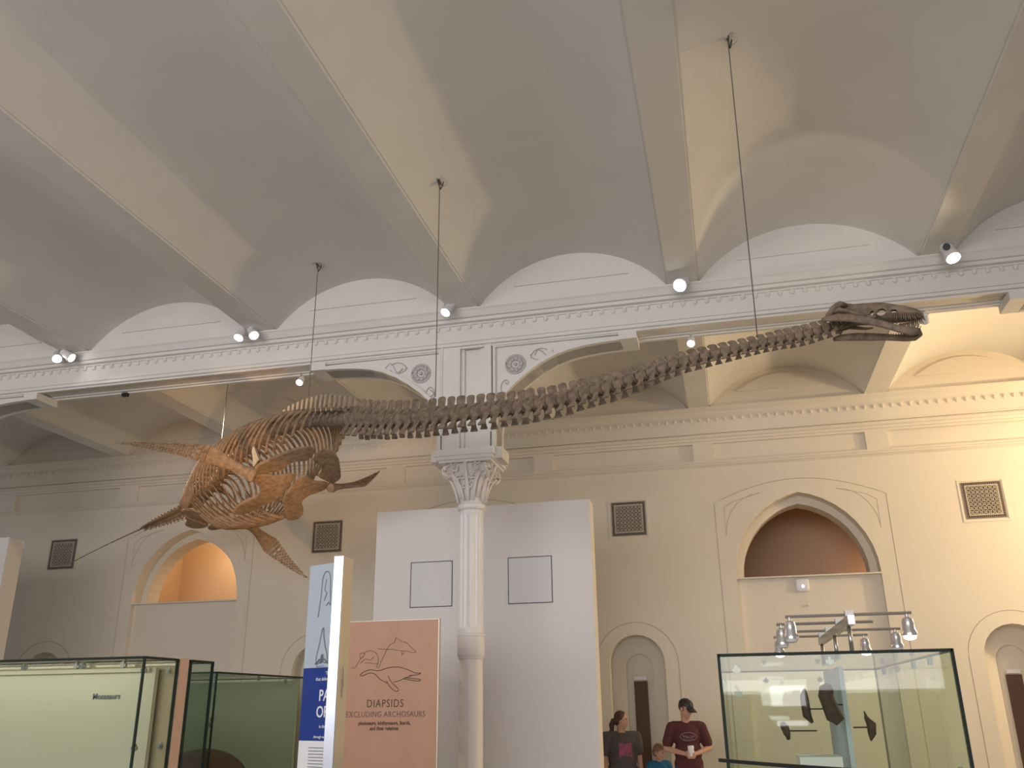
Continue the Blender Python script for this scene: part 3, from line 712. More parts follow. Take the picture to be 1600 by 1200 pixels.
# skull
A0 = V((0.845, 5.440, 3.868)); A1 = V((1.285, 5.254, 3.742))
hf = (A1-A0).normalized(); hr = hf.cross(V((0,0,1))).normalized(); hu = hr.cross(hf).normalized(); hr, hu = (hr*math.cos(.20)+hu*math.sin(.20)), (hu*math.cos(.20)-hr*math.sin(.20)); SL = (A1-A0).length
def sk(a, r, u_): return A0 + hf*(a*SL/0.5) + hr*r + hu*u_
def skring(a, w_, top, bot, n=16, p=0.8):
    return [sk(a, w_*math.copysign(abs(math.cos(x))**p, math.cos(x)), (top+bot)/2 + (top-bot)/2*math.copysign(abs(math.sin(x))**p, math.sin(x))) for x in [2*PI*k/n for k in range(n)]]
m = MB().loft([skring(*q) for q in ((.045, .018, .110, .040), (.055, .030, .120, .030), (.10, .042, .118, .020), (.16, .060, .115, .012), (.22, .074, .112, .006), (.28, .078, .108, .004), (.34, .072, .098, .004), (.40, .062, .086, .006), (.45, .054, .074, .014), (.485, .042, .062, .022), (.508, .022, .050, .030))])
skull = obj('skull', m, BONE, SK, 'auto')
vd = (sk(.25, 0, .05) - V((0, 0, 1.6))).normalized()
cs = []
for a, u_, ra, ru in ((.262, .056, .028, .024), (.208, .050, .011, .017), (.335, .062, .019, .011)):
    cc = sk(a, 0, u_); rings = []
    ax = hr*0.85 - hu*0.42 + hf*0.25
    for k_ in (-.2, .2): rings.append([cc + ax*k_ + hf*(math.cos(2*PI*j/12)*ra) + hu*(math.sin(2*PI*j/12)*ru) for j in range(12)])
    cs.append(obj('cutter', MB().loft(rings), BONE))
for c_ in cs: c_.data.materials.clear(); c_.data.materials.append(BONE)
loc0 = rootloc(SK)
boolean(skull, cs)
# crest, cheek bars, quadrates
m = MB().loft([ringbox(sk(a, 0, u_), hf, hr, hu, lt, ls, 10) for a, u_, lt, ls in ((.06, .02, .09, .10), (.05, .05, .10, .085), (.045, .08, .10, .06), (.045, .105, .085, .045), (.048, .122, .055, .03))])
obj('skull_crest', m, BONE, skull, 'auto')
for q in (1, -1):
    obj('cheek_bar', MB().tube([sk(-.005, q*.10, .0), sk(.04, q*.105, .022), (sk(.10, q*.098, .008)), sk(.15, q*.088, -.004), sk(.20, q*.076, -.006)], [.022, .026, .020, .015, .010], 8, flat=.6), BONE, skull, True)
    obj('temporal_arch', MB().tube([sk(.04, q*.02, .10), sk(.02, q*.07, .085), sk(.0, q*.10, .04), sk(-.02, q*.105, -.025)], [.02, .020, .020, .022], 8), BONE, skull, True)
    obj('palate_bone', MB().tube([sk(.0, q*.07, -.01), sk(.06, q*.04, .0), sk(.15, q*.035, .006), sk(.25, q*.04, .006)], [.018, .022, .02, .015], 8, flat=.6), BONE, skull, True)
jaw = None
for q in (1, -1):
    pts = [sk(-.05, q*.122, -.062), sk(-.02, q*.124, -.052), sk(.03, q*.124, -.046), sk(.10, q*.120, -.044), (sk(.18, q*.108, -.052)), sk(.27, q*.090, -.064), sk(.35, q*.070, -.080), sk(.42, q*.048, -.092), sk(.47, q*.030, -.092), sk(.508, q*.010, -.082)]
    m = MB().tube(pts, [.014, .022, .026, .029, .028, .024, .022, .026, .032, .022], 10, flat=1.0, up=hr)
    for i, v in enumerate(m.v):      # narrow the bar sideways
        j = i//10; c_ = pts[j]; dd = (v-c_).dot(hr); m.v[i] = v - hr*(dd*0.45)
    j_ = obj('lower_jaw', m, BONE, SK, True); jaw = jaw or j_
    for k in range(22):
        f = k/21; a = .15+.345*f; rr = interp([(.15, .111), (.27, .090), (.35, .070), (.42, .048), (.47, .030), (.505, .014)], a)
        z0 = interp([(.15, -.026), (.27, -.044), (.35, -.060), (.42, -.068), (.505, -.062)], a); hgt = .012 + .030*max(0, (f-.55)/.45)
        b = sk(a, q*rr, z0-.004); obj('tooth', MB().tube([b, b+hu*(hgt*.6)+hf*.003, b+hu*hgt+hf*(.010*f)-hr*(q*.004)], [.0048, .0036, .0006], 6), BONE, j_, True)
    for k in range(13):
        f = k/12; a = .36+.145*f; rr = interp([(.36, .066), (.40, .058), (.45, .048), (.485, .036), (.505, .018)], a)
        z0 = interp([(.36, .012), (.45, .020), (.485, .028), (.505, .034)], a); hgt = .020 + .028*math.sin(PI*(.25+.6*f))*(1.15 if k % 2 else .8)
        b = sk(a, q*rr, z0+.003); obj('tooth', MB().tube([b, b-hu*(hgt*.55)+hf*.006, b-hu*hgt+hf*(.006+.016*f)], [.0058, .0045, .0007], 6), BONE, skull, True)

# suspension cables
def cable(top, bot, label):
    top, bot = V(top), V(bot)
    r = empty('suspension_cable', bot, label, 'cable', 'cables that carry the skeleton')
    obj('wire', MB().tube([bot, bot.lerp(top, .5), top], .0042, 6), WIRE, r)
    h = MB(); h.tube([top+V((math.cos(2*PI*k/20)*.075, math.sin(2*PI*k/20)*.075, -.004)) for k in range(21)], .0035, 6)
    obj('ceiling_rose', h, CHROME, r, True)
    h = MB().tube([top+V((-.015, -.02, .02)), top+V((0, -.02, -.05)), top+V((0.01, 0, -.085)), top+V((0.015, .02, -.05)), top+V((.03, .03, .01))], [.006, .007, .008, .007, .006], 6)
    h.obox(top+V((0, 0, -.005)), V((1, 0, 0)), V((0, 1, 0)), V((0, 0, 1)), .02, .09, .008)
    obj('hook', h, WIRE, r, True)
    return r
c1 = vaultz(.385-1.163, 1.13)
cable((.400, 5.63, 6.36), (.360, 5.63, 3.895), 'thin cable holding the front of the neck, nearest the skull')
cable((-2.275, 6.78, 6.26), (-2.275, 6.78, 4.105), 'thin cable holding the middle of the neck, left of the iron column')
cable((-4.33, 8.47, 6.52), (-4.33, 8.47, 4.87), 'thin cable reaching down to the shoulders of the skeleton')
cable((-6.66, 10.53, 6.555), (-6.66, 10.53, 4.755), 'thin cable behind the girder holding the hips of the skeleton')

# ------------------------------------------------------------------ ceiling spotlights
def spot(p, aim, label, body=WLAMP, n=1, energy=0, big=False, group='spotlights along the front girder', mount=None, col=(1.0, .9, .78)):
    p = V(p); r = empty('ceiling_spotlight', (p.x, p.y, p.z), label, 'spotlight', group)
    mz = mount if mount is not None else 6.0
    mb = MB().lathe([(.045, mz-p.z), (.045, mz-.02-p.z), (.012, mz-.025-p.z), (.010, 0.04)], p, 16); obj('mounting_stem', mb, CHROME, r, 'auto')
    k = MB().tube([p+V((-.05, 0, .02)), p+V((-.05, 0, .06)), p+V((.05, 0, .06)), p+V((.05, 0, .02))], .007, 6)
    obj('yoke', k, CHROME, r)
    for (dx, am) in (((0, aim),) if n == 1 else ((-.075, aim[0]), (.075, aim[1]))):
        c_ = p + V((dx, 0, -.02)); d = (V(am)-c_).normalized(); s_ = 1.25 if big else 1.0
        b_ = obj('lamp_housing', MB().lathe([(.02*s_, -.09*s_), (.045*s_, -.08*s_), (.052*s_, -.05*s_), (.052*s_, .03), (.062*s_, .05*s_), (.064*s_, .085*s_), (.056*s_, .087*s_), (.052*s_, .07*s_)], c_, 20, axis=d), body, r, 'auto')
        obj('lens', MB().lathe([(.046*s_, .078*s_), (.046*s_, .082*s_), (.03, .0835*s_)], c_, 20, axis=d), LENS, b_)
        if energy: light('SPOT', 'spot_beam', c_+d*.12, energy, col, V(am), .03, spot=50, blend=.7)
    return r
spot((-8.06, 8.88, 6.0-.06), ((-6.3, 7.2, 3.5), (-5.5, 9.2, 4.3)), 'twin ceiling spotlight farthest left, on the beam nearest the left edge', n=2, energy=8, mount=6.0)
spot((-5.42, 8.86, 5.95), ((-5.6, 7.6, 3.8), (-4.0, 7.9, 4.2)), 'twin ceiling spotlight on the beam above the rib cage', n=2, energy=9)
spot((-2.83, 8.84, 6.02-.06), (-3.6, 7.4, 3.6), 'single ceiling spotlight on the beam just above the iron column', energy=14)
spot((-0.155, 8.85, 5.95), (-0.9, 6.8, 4.2), 'brightest glaring ceiling spotlight, in the middle between column and skull', energy=22, big=True)
sp_ = spot((2.54, 8.80, 5.93), (2.75, 8.2, 4.6), 'large white cylindrical ceiling spotlight with a black cap, above the skull', energy=14, big=True)
obj('black_cap', MB().lathe([(.036, 0), (.036, .012), (.02, .014)], (2.50, 8.72, 5.93), 20, axis=(-.12, -1, -.25)), BLACK, sp_)
for p, am, lb in (((-4.96, 9.46, 5.48), (-5.0, 7.6, 3.2), 'small lit spotlight under the girder directly over the skeleton shoulders'), ((-0.123, 9.46, 5.48), (-.4, 7.6, 3.2), 'small lit spotlight under the girder above the front half of the neck'), ((2.36, 9.46, 5.48), (2.5, 12.5, 3), 'small white spotlight under the girder just behind the snout')):
    r = empty('girder_spotlight', p, lb, 'spotlight', 'small spotlights under the girder')
    P_ = V(p); d = (V(am)-P_).normalized()
    obj('lamp_housing', MB().lathe([(.02, -.06), (.038, -.05), (.042, .03), (.046, .05), (.04, .052)], P_+V((0,0,0)), 16, axis=d), WLAMP, r, 'auto')
    obj('lens', MB().lathe([(.040, .046), (.040, .058), (.026, .070), (.008, .074)], P_, 16, axis=d), LENS if p[0] < 2 else WLAMP, r)
    obj('mounting_stem', MB().lathe([(.012, 0), (.012, 5.58-p[2]+.0)], P_, 10), CHROME, r)
tag(obj('junction_box', MB().box((-7.53, 9.44, 5.505), (-7.45, 9.49, 5.55)).lathe([(.018, 0), (.018, .01)], (-7.49, 9.435, 5.53), 10, axis=(0,-1,0)), BLACK, loc=(-7.49, 9.46, 5.5)), 'tiny black box under the girder at the left', 'box')

# ------------------------------------------------------------------ display cases
def pane(a, b, parent, thin, label=None, g=None):
    # box pane; narrow faces get the dark glass-edge material
    x0, y0, z0 = a; x1, y1, z1 = b
    mb = MB().box(a, b); dim = (x1-x0, y1-y0, z1-z0)
    big = {2: (0, 1), 1: (2, 4), 0: (3, 5)}[thin]
    mb.m = [0 if i in big else 1 for i in range(6)]
    return obj('glass_pane', mb, [g or GLASS, GEDGE], parent)
def glass_case(x0, x1, y0, y1, z1, label, plinth=0.75, front=True, g=None, clamps=True, group='glass display cases'):
    r = empty('display_case', ((x0+x1)/2, (y0+y1)/2, 0), label, 'display case', group); t = .012
    obj('plinth', MB().box((x0, y0, 0), (x1, y1, plinth)), WHITE, r)
    pane((x0, y0, plinth), (x1, y0+t, z1-t), r, 1, g=g); pane((x0, y1-t, plinth), (x1, y1, z1-t), r, 1, g=g)
    pane((x0, y0+t, plinth), (x0+t, y1-t, z1-t), r, 0, g=g); pane((x1-t, y0+t, plinth), (x1, y1-t, z1-t), r, 0, g=g)
    pane((x0, y0, z1-t), (x1, y1, z1), r, 2, g=g)
    # black seams along the corners
    sm = MB(); e = .017
    for (xx, yy) in ((x0, y0), (x1, y0), (x0, y1), (x1, y1)): sm.box((xx-e/2, yy-e/2, plinth), (xx+e/2, yy+e/2, z1))
    for yy in (y0, y1): sm.box((x0, yy-e/2, z1-e), (x1, yy+e/2, z1+.002))
    for xx in (x0, x1): sm.box((xx-e/2, y0, z1-e), (xx+e/2, y1, z1+.002))
    obj('corner_seam', sm, GEDGE, r)
    return r
def clamp(r, p, ax='x', s=1.0):
    x, y, z = p; mb = MB()
    s *= .7
    if ax == 'x': mb.box((x-.035*s, y-.012, z-.012), (x+.035*s, y+.012, z+.012)); mb.box((x-.010, y-.015, z-.02), (x+.010, y+.015, z+.03))
    else: mb.box((x-.012, y-.035*s, z-.012), (x+.012, y+.035*s, z+.012)); mb.box((x-.015, y-.01, z-.02), (x+.015, y+.01, z+.03))
    obj('clamp', mb, CLAMP, r)
# right-hand case
RC = glass_case(-.085, 1.318, 6.10, 9.35, 1.90, 'large green-tinted glass case at the lower right, holding fossils on rods, lamps above it')
obj('divider_board', MB().box((.80, 7.6, .752), (.835, 8.9, 1.86)), PALE, RC)
obj('display_plinth', MB().box((.42, 7.35, .752), (.72, 7.75, 1.22)), WHITE, RC)
for p, a in (((.02, 6.14, 1.80), 'x'), ((.02, 6.14, 1.66), 'x'), ((.02, 6.14, 1.2), 'x'), ((1.26, 6.5, 1.84), 'y'), ((1.28, 7.2, 1.84), 'y'), ((1.28, 7.9, 1.84), 'y'), ((1.28, 8.6, 1.84), 'y'), ((.60, 6.14, 1.84), 'x'), ((.3, 9.3, 1.8), 'x'), ((.8, 9.3, 1.8), 'x'), ((1.26, 6.14, 1.2), 'x')): clamp(RC, p, a)
# lighting rig above the case
rig = empty('lighting_rig', (.756, 7.1, 1.90), 'metal lighting rig with crossbars and six small lamps, standing over the right glass case', 'lamp rig')
obj('spine_bar', MB().box((.735, 6.06, 2.06), (.775, 8.25, 2.115)), STEEL, rig)
for y in (6.25, 7.15, 8.2): obj('post', MB().lathe([(.014, 0), (.014, .162)], (.757, y, 1.902), 12), STEEL, rig, True)
RL = []
for y, xa, xb in ((6.15, .36, 1.13), (6.75, .33, .98), (7.5, .42, 1.28), (8.1, .36, 1.12)):
    br = obj('crossbar', MB().tube([V((xa, y, 2.125)), V((xb, y, 2.125))], .010, 8), STEEL, rig)
    obj('bar_clip', MB().box((.73, y-.035, 2.113), (.78, y+.035, 2.15)), WLAMP, rig)
for (x, y, lit) in ((.385, 6.15, 0), (1.10, 6.15, 1), (.36, 6.75, 0), (1.24, 7.5, 0), (.40, 8.1, 1), (1.09, 8.1, 1)):
    L_ = obj('rig_lamp', MB().lathe([(.010, .0), (.012, -.02), (.032, -.03), (.038, -.06), (.038, -.095), (.048, -.115), (.046, -.135), (.036, -.135)], (x, y, 2.12), 16), CHROME, rig, 'auto')
    obj('lens', MB().lathe([(.038, -.122), (.042, -.134), (.034, -.152), (.012, -.160)], (x, y, 2.12), 16), LENSB if lit else WLAMP, L_)
    if lit: light('SPOT', 'rig_beam', (x, y, 1.95), 9, (.95, .93, 1.0), (x+.01, y, 0), .03, spot=95, blend=.8)
# fossils on rods
def fossil(p, pts, label, rod, cat='fossil'):
    r = empty('mounted_fossil', p, label, cat, 'fossils on rods in the right glass case'); P_ = V(p)
    m = MB().tube([P_+V(q[:3]) for q in pts], [q[3]*1.15*random.uniform(.85, 1.15) for q in pts], 12, up=(0, 1, 0))
    for i, v in enumerate(m.v): m.v[i] = v + V((random.uniform(-.006, .006), random.uniform(-.006, .006), random.uniform(-.006, .006)))
    obj('bone', m, FOSSIL, r, True)
    obj('rod', MB().tube([P_+V(rod[0]), P_+V(rod[1])], .006, 6), BLACK, r)
fossil((.70, 7.50, 1.60), [(0, 0, -.15, .02), (.02, 0, -.12, .05), (-.01, 0, -.03, .05), (-.03, 0, .05, .055), (-.01, 0, .10, .05), (0, 0, .13, .02)], 'largest dark lumpy fossil in the right glass case, beside the pale divider', ((0, 0, -.02), (.10, .12, -.02)))
fossil((.545, 7.85, 1.58), [(.03, 0, -.13, .008), (.0, 0, -.08, .025), (-.01, 0, .0, .03), (-.01, 0, .07, .028), (.0, 0, .12, .01)], 'slender brown fossil just left of the lumpy dark one in the glass case', ((0, 0, -.03), (.25, 0, -.03)))
fossil((.35, 7.4, 1.40), [(.01, 0, -.06, .006), (0, 0, -.02, .022), (-.01, 0, .03, .026), (-.02, 0, .06, .012)], 'smallest brown fossil on a long rod, low in the right glass case', ((0, 0, 0), (.22, 0, 0)))
fossil((.945, 7.45, 1.42), [(.0, 0, -.09, .006), (.02, 0, -.04, .028), (.02, 0, .02, .026), (-.01, 0, .07, .012), (-.02, 0, .11, .004)], 'brown fossil right of the pale divider in the glass case', ((0, 0, 0), (-.11, 0, 0)))
# curved glass barrier in front of the right case
bar = empty('glass_barrier', (.2, 5.3, 0), 'low curved glass barrier with a black top rail, in front of the right glass case', 'barrier')
arc = [V((-.11+.98*math.sin(i/10*1.25), 5.05+.9*(1-math.cos(i/10*1.25))*0-.35*math.sin(i/10*1.2), 0)) for i in range(11)]
arc = [V((-.115 + .065*i, 5.0 - .098*i + .0018*i*i, 0)) for i in range(15)]
m = MB(); m.loft([[p+V((0, -.018, 1.320)), p+V((0, .018, 1.320)), p+V((0, .018, 1.336)), p+V((0, -.018, 1.336))] for p in arc]); obj('top_rail', m, BLACK, bar)
m = MB(); m.loft([[p+V((0, -.006, .1)), p+V((0, .006, .1)), p+V((0, .006, 1.320)), p+V((0, -.006, 1.320))] for p in arc]); obj('glass_pane', m, GLASS, bar)
m = MB(); m.loft([[p+V((0, -.03, 0)), p+V((0, .03, 0)), p+V((0, .03, .1)), p+V((0, -.03, .1))] for p in arc]); obj('base_rail', m, BLACK, bar)

# left-hand cases
LA = glass_case(-8.2, -4.47, 6.32, 6.77, 2.0, 'glass case with lettering on a cream back, at the lower left corner', g=GLASS)
obj('backboard', MB().box((-8.19, 6.70, .752), (-4.62, 6.745, 1.93)), CREAM, LA)
obj('header_rail', MB().box((-8.18, 6.66, 1.90), (-4.66, 6.70, 1.93)), CREAM, LA)
text('lettering', 'Mosasaurs', .062, GREYINK, (-5.05, 6.694, 1.695), (1, 0, 0), (0, 0, 1), LA, bold=.0012)
for p, a in (((-5.6, 6.36, 1.94), 'x'), ((-5.05, 6.36, 1.94), 'x'), ((-6.3, 6.36, 1.94), 'x'), ((-4.52, 6.40, 1.90), 'x'), ((-4.52, 6.40, 1.33), 'x'), ((-4.50, 6.7, 1.9), 'y'), ((-4.50, 6.7, 1.33), 'y'), ((-4.9, 6.66, 1.955), 'x'), ((-5.35, 6.66, 1.955), 'x')): clamp(LA, p, a)
light('AREA', 'case_strip_light', (-6.4, 6.42, 1.975), 4.5, (1.0, .95, .80), (-6.4, 6.72, 1.2), 3.4, .04)
ps = tag(obj('partition_panel', MB().box((-8.2, 6.80, 0), (-4.47, 6.93, 2.01)), PEACH, loc=(-6.3, 6.86, 0)), 'thin peach-coloured partition panel, its end showing between the left glass cases', 'panel')
LBc = glass_case(-8.2, -4.47, 6.96, 7.30, 2.0, 'narrow glass case right behind the peach panel end', g=GLASSD)
obj('backboard', MB().box((-8.1, 7.0, .752), (-4.75, 7.03, 1.95)), GREENB, LBc)
clamp(LBc, (-4.52, 7.0, 1.93), 'x'); clamp(LBc, (-4.52, 7.0, 1.33), 'x')
LCc = glass_case(-8.2, -5.62, 9.28, 11.5, 2.0, 'dim green glass case holding a brown domed fossil, left of the blue sign', g=GLASSD)
obj('backboard', MB().box((-8.0, 9.5, .752), (-7.95, 11.45, 1.9)), GREENB, LCc)
obj('backboard', MB().box((-8.0, 11.42, .752), (-5.7, 11.46, 1.95)), GREENB, LCc)
text('lettering', 'Nature', .075, GREYINK, (-7.93, 10.3, 1.6), (0, 1, 0), (0, 0, 1), LCc, bold=.0012)
for p, a in (((-5.66, 9.3, 1.92), 'x'), ((-5.66, 9.3, 1.86), 'x'), ((-5.66, 9.34, 1.5), 'y'), ((-5.66, 9.3, 1.44), 'y'), ((-5.66, 10.3, 1.95), 'y'), ((-5.66, 11.0, 1.93), 'y')): clamp(LCc, p, a)
dm = empty('domed_fossil', (-6.12, 10.0, .75), 'large brown ridged dome-shaped fossil inside the dim green case', 'fossil')
m = MB(); rings = []
for i in range(9):
    a = PI/2*i/8*.98; rings.append([V((-6.12+.50*math.cos(a)*math.cos(2*PI*k/32)*(1+.03*(k % 2)), 10.0+.6*math.cos(a)*math.sin(2*PI*k/32)*(1+.03*(k % 2)), .755+.42*math.sin(a))) for k in range(32)])
m.loft(rings); obj('shell', m, NEST, dm, 'auto')

# ------------------------------------------------------------------ signs
# silver post with cream side
tp = empty('sign_post', (-2.04, 4.57, 0), 'tall narrow silver-fronted post with a cream side, between the blue sign and the copper sign', 'post')
obj('silver_front', MB().box((-2.075, 4.50, 0), (-2.022, 4.515, 2.385)), SILVERP, tp)
obj('cream_side', MB().box((-2.073, 4.5152, 0), (-2.0225, 4.635, 2.384)), POSTS, tp)
m = MB(); rr = random.Random(3)
for k in range(9): m.tube([V((-2.0215, 4.56+rr.uniform(-.02, .03), 1.76+rr.uniform(-.12, .06))) for _ in range(3)], .0012, 4)
obj('faint_marks', m, GROOVE, tp)
# blue sign
p0, p1 = V((-2.373, 4.82, 0)), V((-2.03, 4.66, 0)); rgt = (p1-p0).normalized(); nrm = V((rgt.y, -rgt.x, 0)).normalized(); W_ = .325
bs = empty('blue_sign', (p0+p1)/2, 'narrow glossy sign, silver above and deep blue below, with skeleton drawings', 'sign')
def slab(name, u0, u1, z0, z1, t0, t1, mt, parent):
    c_ = p0 + rgt*((u0+u1)/2) + V((0, 0, (z0+z1)/2)) + nrm*((t0+t1)/2)
    return obj(name, MB().obox(c_, rgt, nrm, V((0, 0, 1)), u1-u0, t1-t0, z1-z0), mt, parent)
slab('board', 0, W_, 0, 2.39, -.03, 0, SILVER, bs)
slab('blue_field', .002, W_, 1.435, 1.815, 0, .0015, BLUE, bs)
slab('white_field', .002, W_, .9, 1.434, 0, .0015, WHITE, bs)
def sg(u_, z, d=.003): return p0 + rgt*u_ + V((0, 0, z)) + nrm*d
text('lettering', 'PALEO', .083, WHITE, sg(.150, 1.640), rgt, (0, 0, 1), bs, 'LEFT', .001, sx=.9)
text('lettering', 'OPEN', .083, WHITE, sg(.135, 1.555), rgt, (0, 0, 1), bs, 'LEFT', .001, sx=.9)
text('lettering', 'The', .026, WHITE, sg(.195, 1.775), rgt, (0, 0, 1), bs, 'LEFT')
text('lettering', 'that delivers', .026, WHITE, sg(.115, 1.745), rgt, (0, 0, 1), bs, 'LEFT')
text('lettering', 'in the', .024, WHITE, sg(.165, 1.50), rgt, (0, 0, 1), bs, 'LEFT')
text('lettering', 'through our', .020, WHITE, sg(.125, 1.449), rgt, (0, 0, 1), bs, 'LEFT')
m = MB()
for k in range(7): m.tube([sg(.09, 1.40-.016*k), sg(.30, 1.40-.016*k)], .0018, 4)
obj('small_print', m, GREYINK, bs)
m = MB()
def sk2(pts, r=.0022, cu=.155): m.tube([sg(cu+a, z) for a, z in pts], r, 4)
sk2([(.035*math.cos(a), 2.29+.055*math.sin(a)) for a in [PI*k/12 for k in range(13)]])
sk2([(-.035, 2.29), (-.04, 2.2), (-.05, 2.13), (-.055, 2.09)]); sk2([(.035, 2.29), (.042, 2.2), (.046, 2.15), (.03, 2.17), (.01, 2.15)]); sk2([(.0, 2.30), (-.01, 2.24), (.01, 2.22), (-.01, 2.18)])
sk2([(-.012, 2.02), (-.02, 1.98), (-.035, 1.92), (-.05, 1.87), (-.045, 1.83), (-.02, 1.84), (0, 1.84)]); sk2([(-.012, 2.02), (.0, 2.03), (.006, 1.98), (.02, 1.93), (.04, 1.89), (.05, 1.84), (.02, 1.84)], .003)
sk2([(-.055, 1.835), (-.035, 1.845), (-.02, 1.86)], .004); sk2([(.058, 1.835), (.04, 1.845), (.02, 1.86)], .004)
for k in range(7): sk2([(-.016+.005*k, 1.842), (-.004+.002*k, 1.885)], .002)
sk2([(-.045, 1.822), (.02, 1.822)], .0015); sk2([(-.045, 1.814), (-.01, 1.814)], .0015)
obj('skeleton_drawing', m, GREYINK, bs)
# copper sign
cs_ = empty('copper_sign', (-3.14, 8.02, 0), 'copper-coloured sign lettered DIAPSIDS with outline drawings of sea animals', 'sign')
obj('board', MB().box((-3.675, 8.0, 0), (-2.61, 8.04, 2.365)), COPPER, cs_)
obj('edge_trim', MB().box((-2.612, 7.998, 0), (-2.603, 8.042, 2.367)).box((-3.675, 7.998, 2.3645), (-2.603, 8.042, 2.37)), SIGNEDGE, cs_)
sgx = lambda a: -3.11+a
text('lettering', 'DIAPSIDS', .095, INK, (sgx(0), 7.997, 1.605), (1, 0, 0), (0, 0, 1), cs_, space=1.15, sx=.82)
text('lettering', 'EXCLUDING ARCHOSAURS', .072, INKL, (sgx(0.005), 7.997, 1.52), (1, 0, 0), (0, 0, 1), cs_, space=1.1, sx=.80)
text('lettering', 'plesiosaurs, ichthyosaurs, lizards,', .046, INK, (sgx(0), 7.997, 1.455), (1, 0, 0), (0, 0, 1), cs_, bold=.001, sx=.82)
text('lettering', 'and their relatives', .046, INK, (sgx(0), 7.997, 1.41), (1, 0, 0), (0, 0, 1), cs_, bold=.001, sx=.82)
def draw(name, strokes, mt, r):
    m = MB()
    for st in strokes:
        pts = catmull([(a, b) for a, b in st], 4); m.tube([V((a, 7.997, b)) for a, b in pts], r, 4)
    return obj(name, m, mt, cs_)
def im(x, y):   # sign-face coordinates from the drawing's own layout (0..918 , 0..1200 grid)
    return (-3.14 + (x-400)*0.000935+.05, 1.95 + (420-y)*0.000935*1.02)
def S(*p): return [im(a, b) for a, b in p]
draw('plesiosaur_drawing', [S((105, 485), (150, 455), (220, 440), (300, 450), (400, 425), (500, 420), (600, 445), (680, 478), (740, 480), (700, 495), (620, 500)),
  S((105, 485), (130, 495), (200, 470), (260, 480), (320, 530), (390, 565)), S((460, 558), (520, 545), (580, 520), (640, 505)), S((580, 520), (650, 528), (735, 538), (710, 552), (620, 540), (560, 528)),
  S((400, 500), (440, 560), (500, 610), (515, 632), (480, 640), (420, 595), (385, 545))], INK, .0028)
draw('ichthyosaur_drawing', [S((380, 250), (410, 210), (460, 185), (470, 145), (520, 180), (590, 200), (630, 240), (685, 285), (640, 290), (590, 275), (520, 270), (440, 255), (380, 255), (280, 245)),
  S((380, 250), (355, 300), (320, 370), (300, 420), (275, 410), (290, 380)), S((540, 275), (535, 310), (560, 285))], INKL, .0022)
draw('lizard_drawing', [S((10, 420), (50, 415), (90, 350), (130, 310), (150, 275), (210, 262), (260, 285), (290, 330), (290, 390)), S((90, 290), (130, 280), (150, 300)), S((100, 380), (150, 340), (210, 350), (240, 320)), S((150, 380), (200, 375), (250, 385), (280, 380)), S((90, 300), (100, 330), (130, 320))], INKL, .0022)

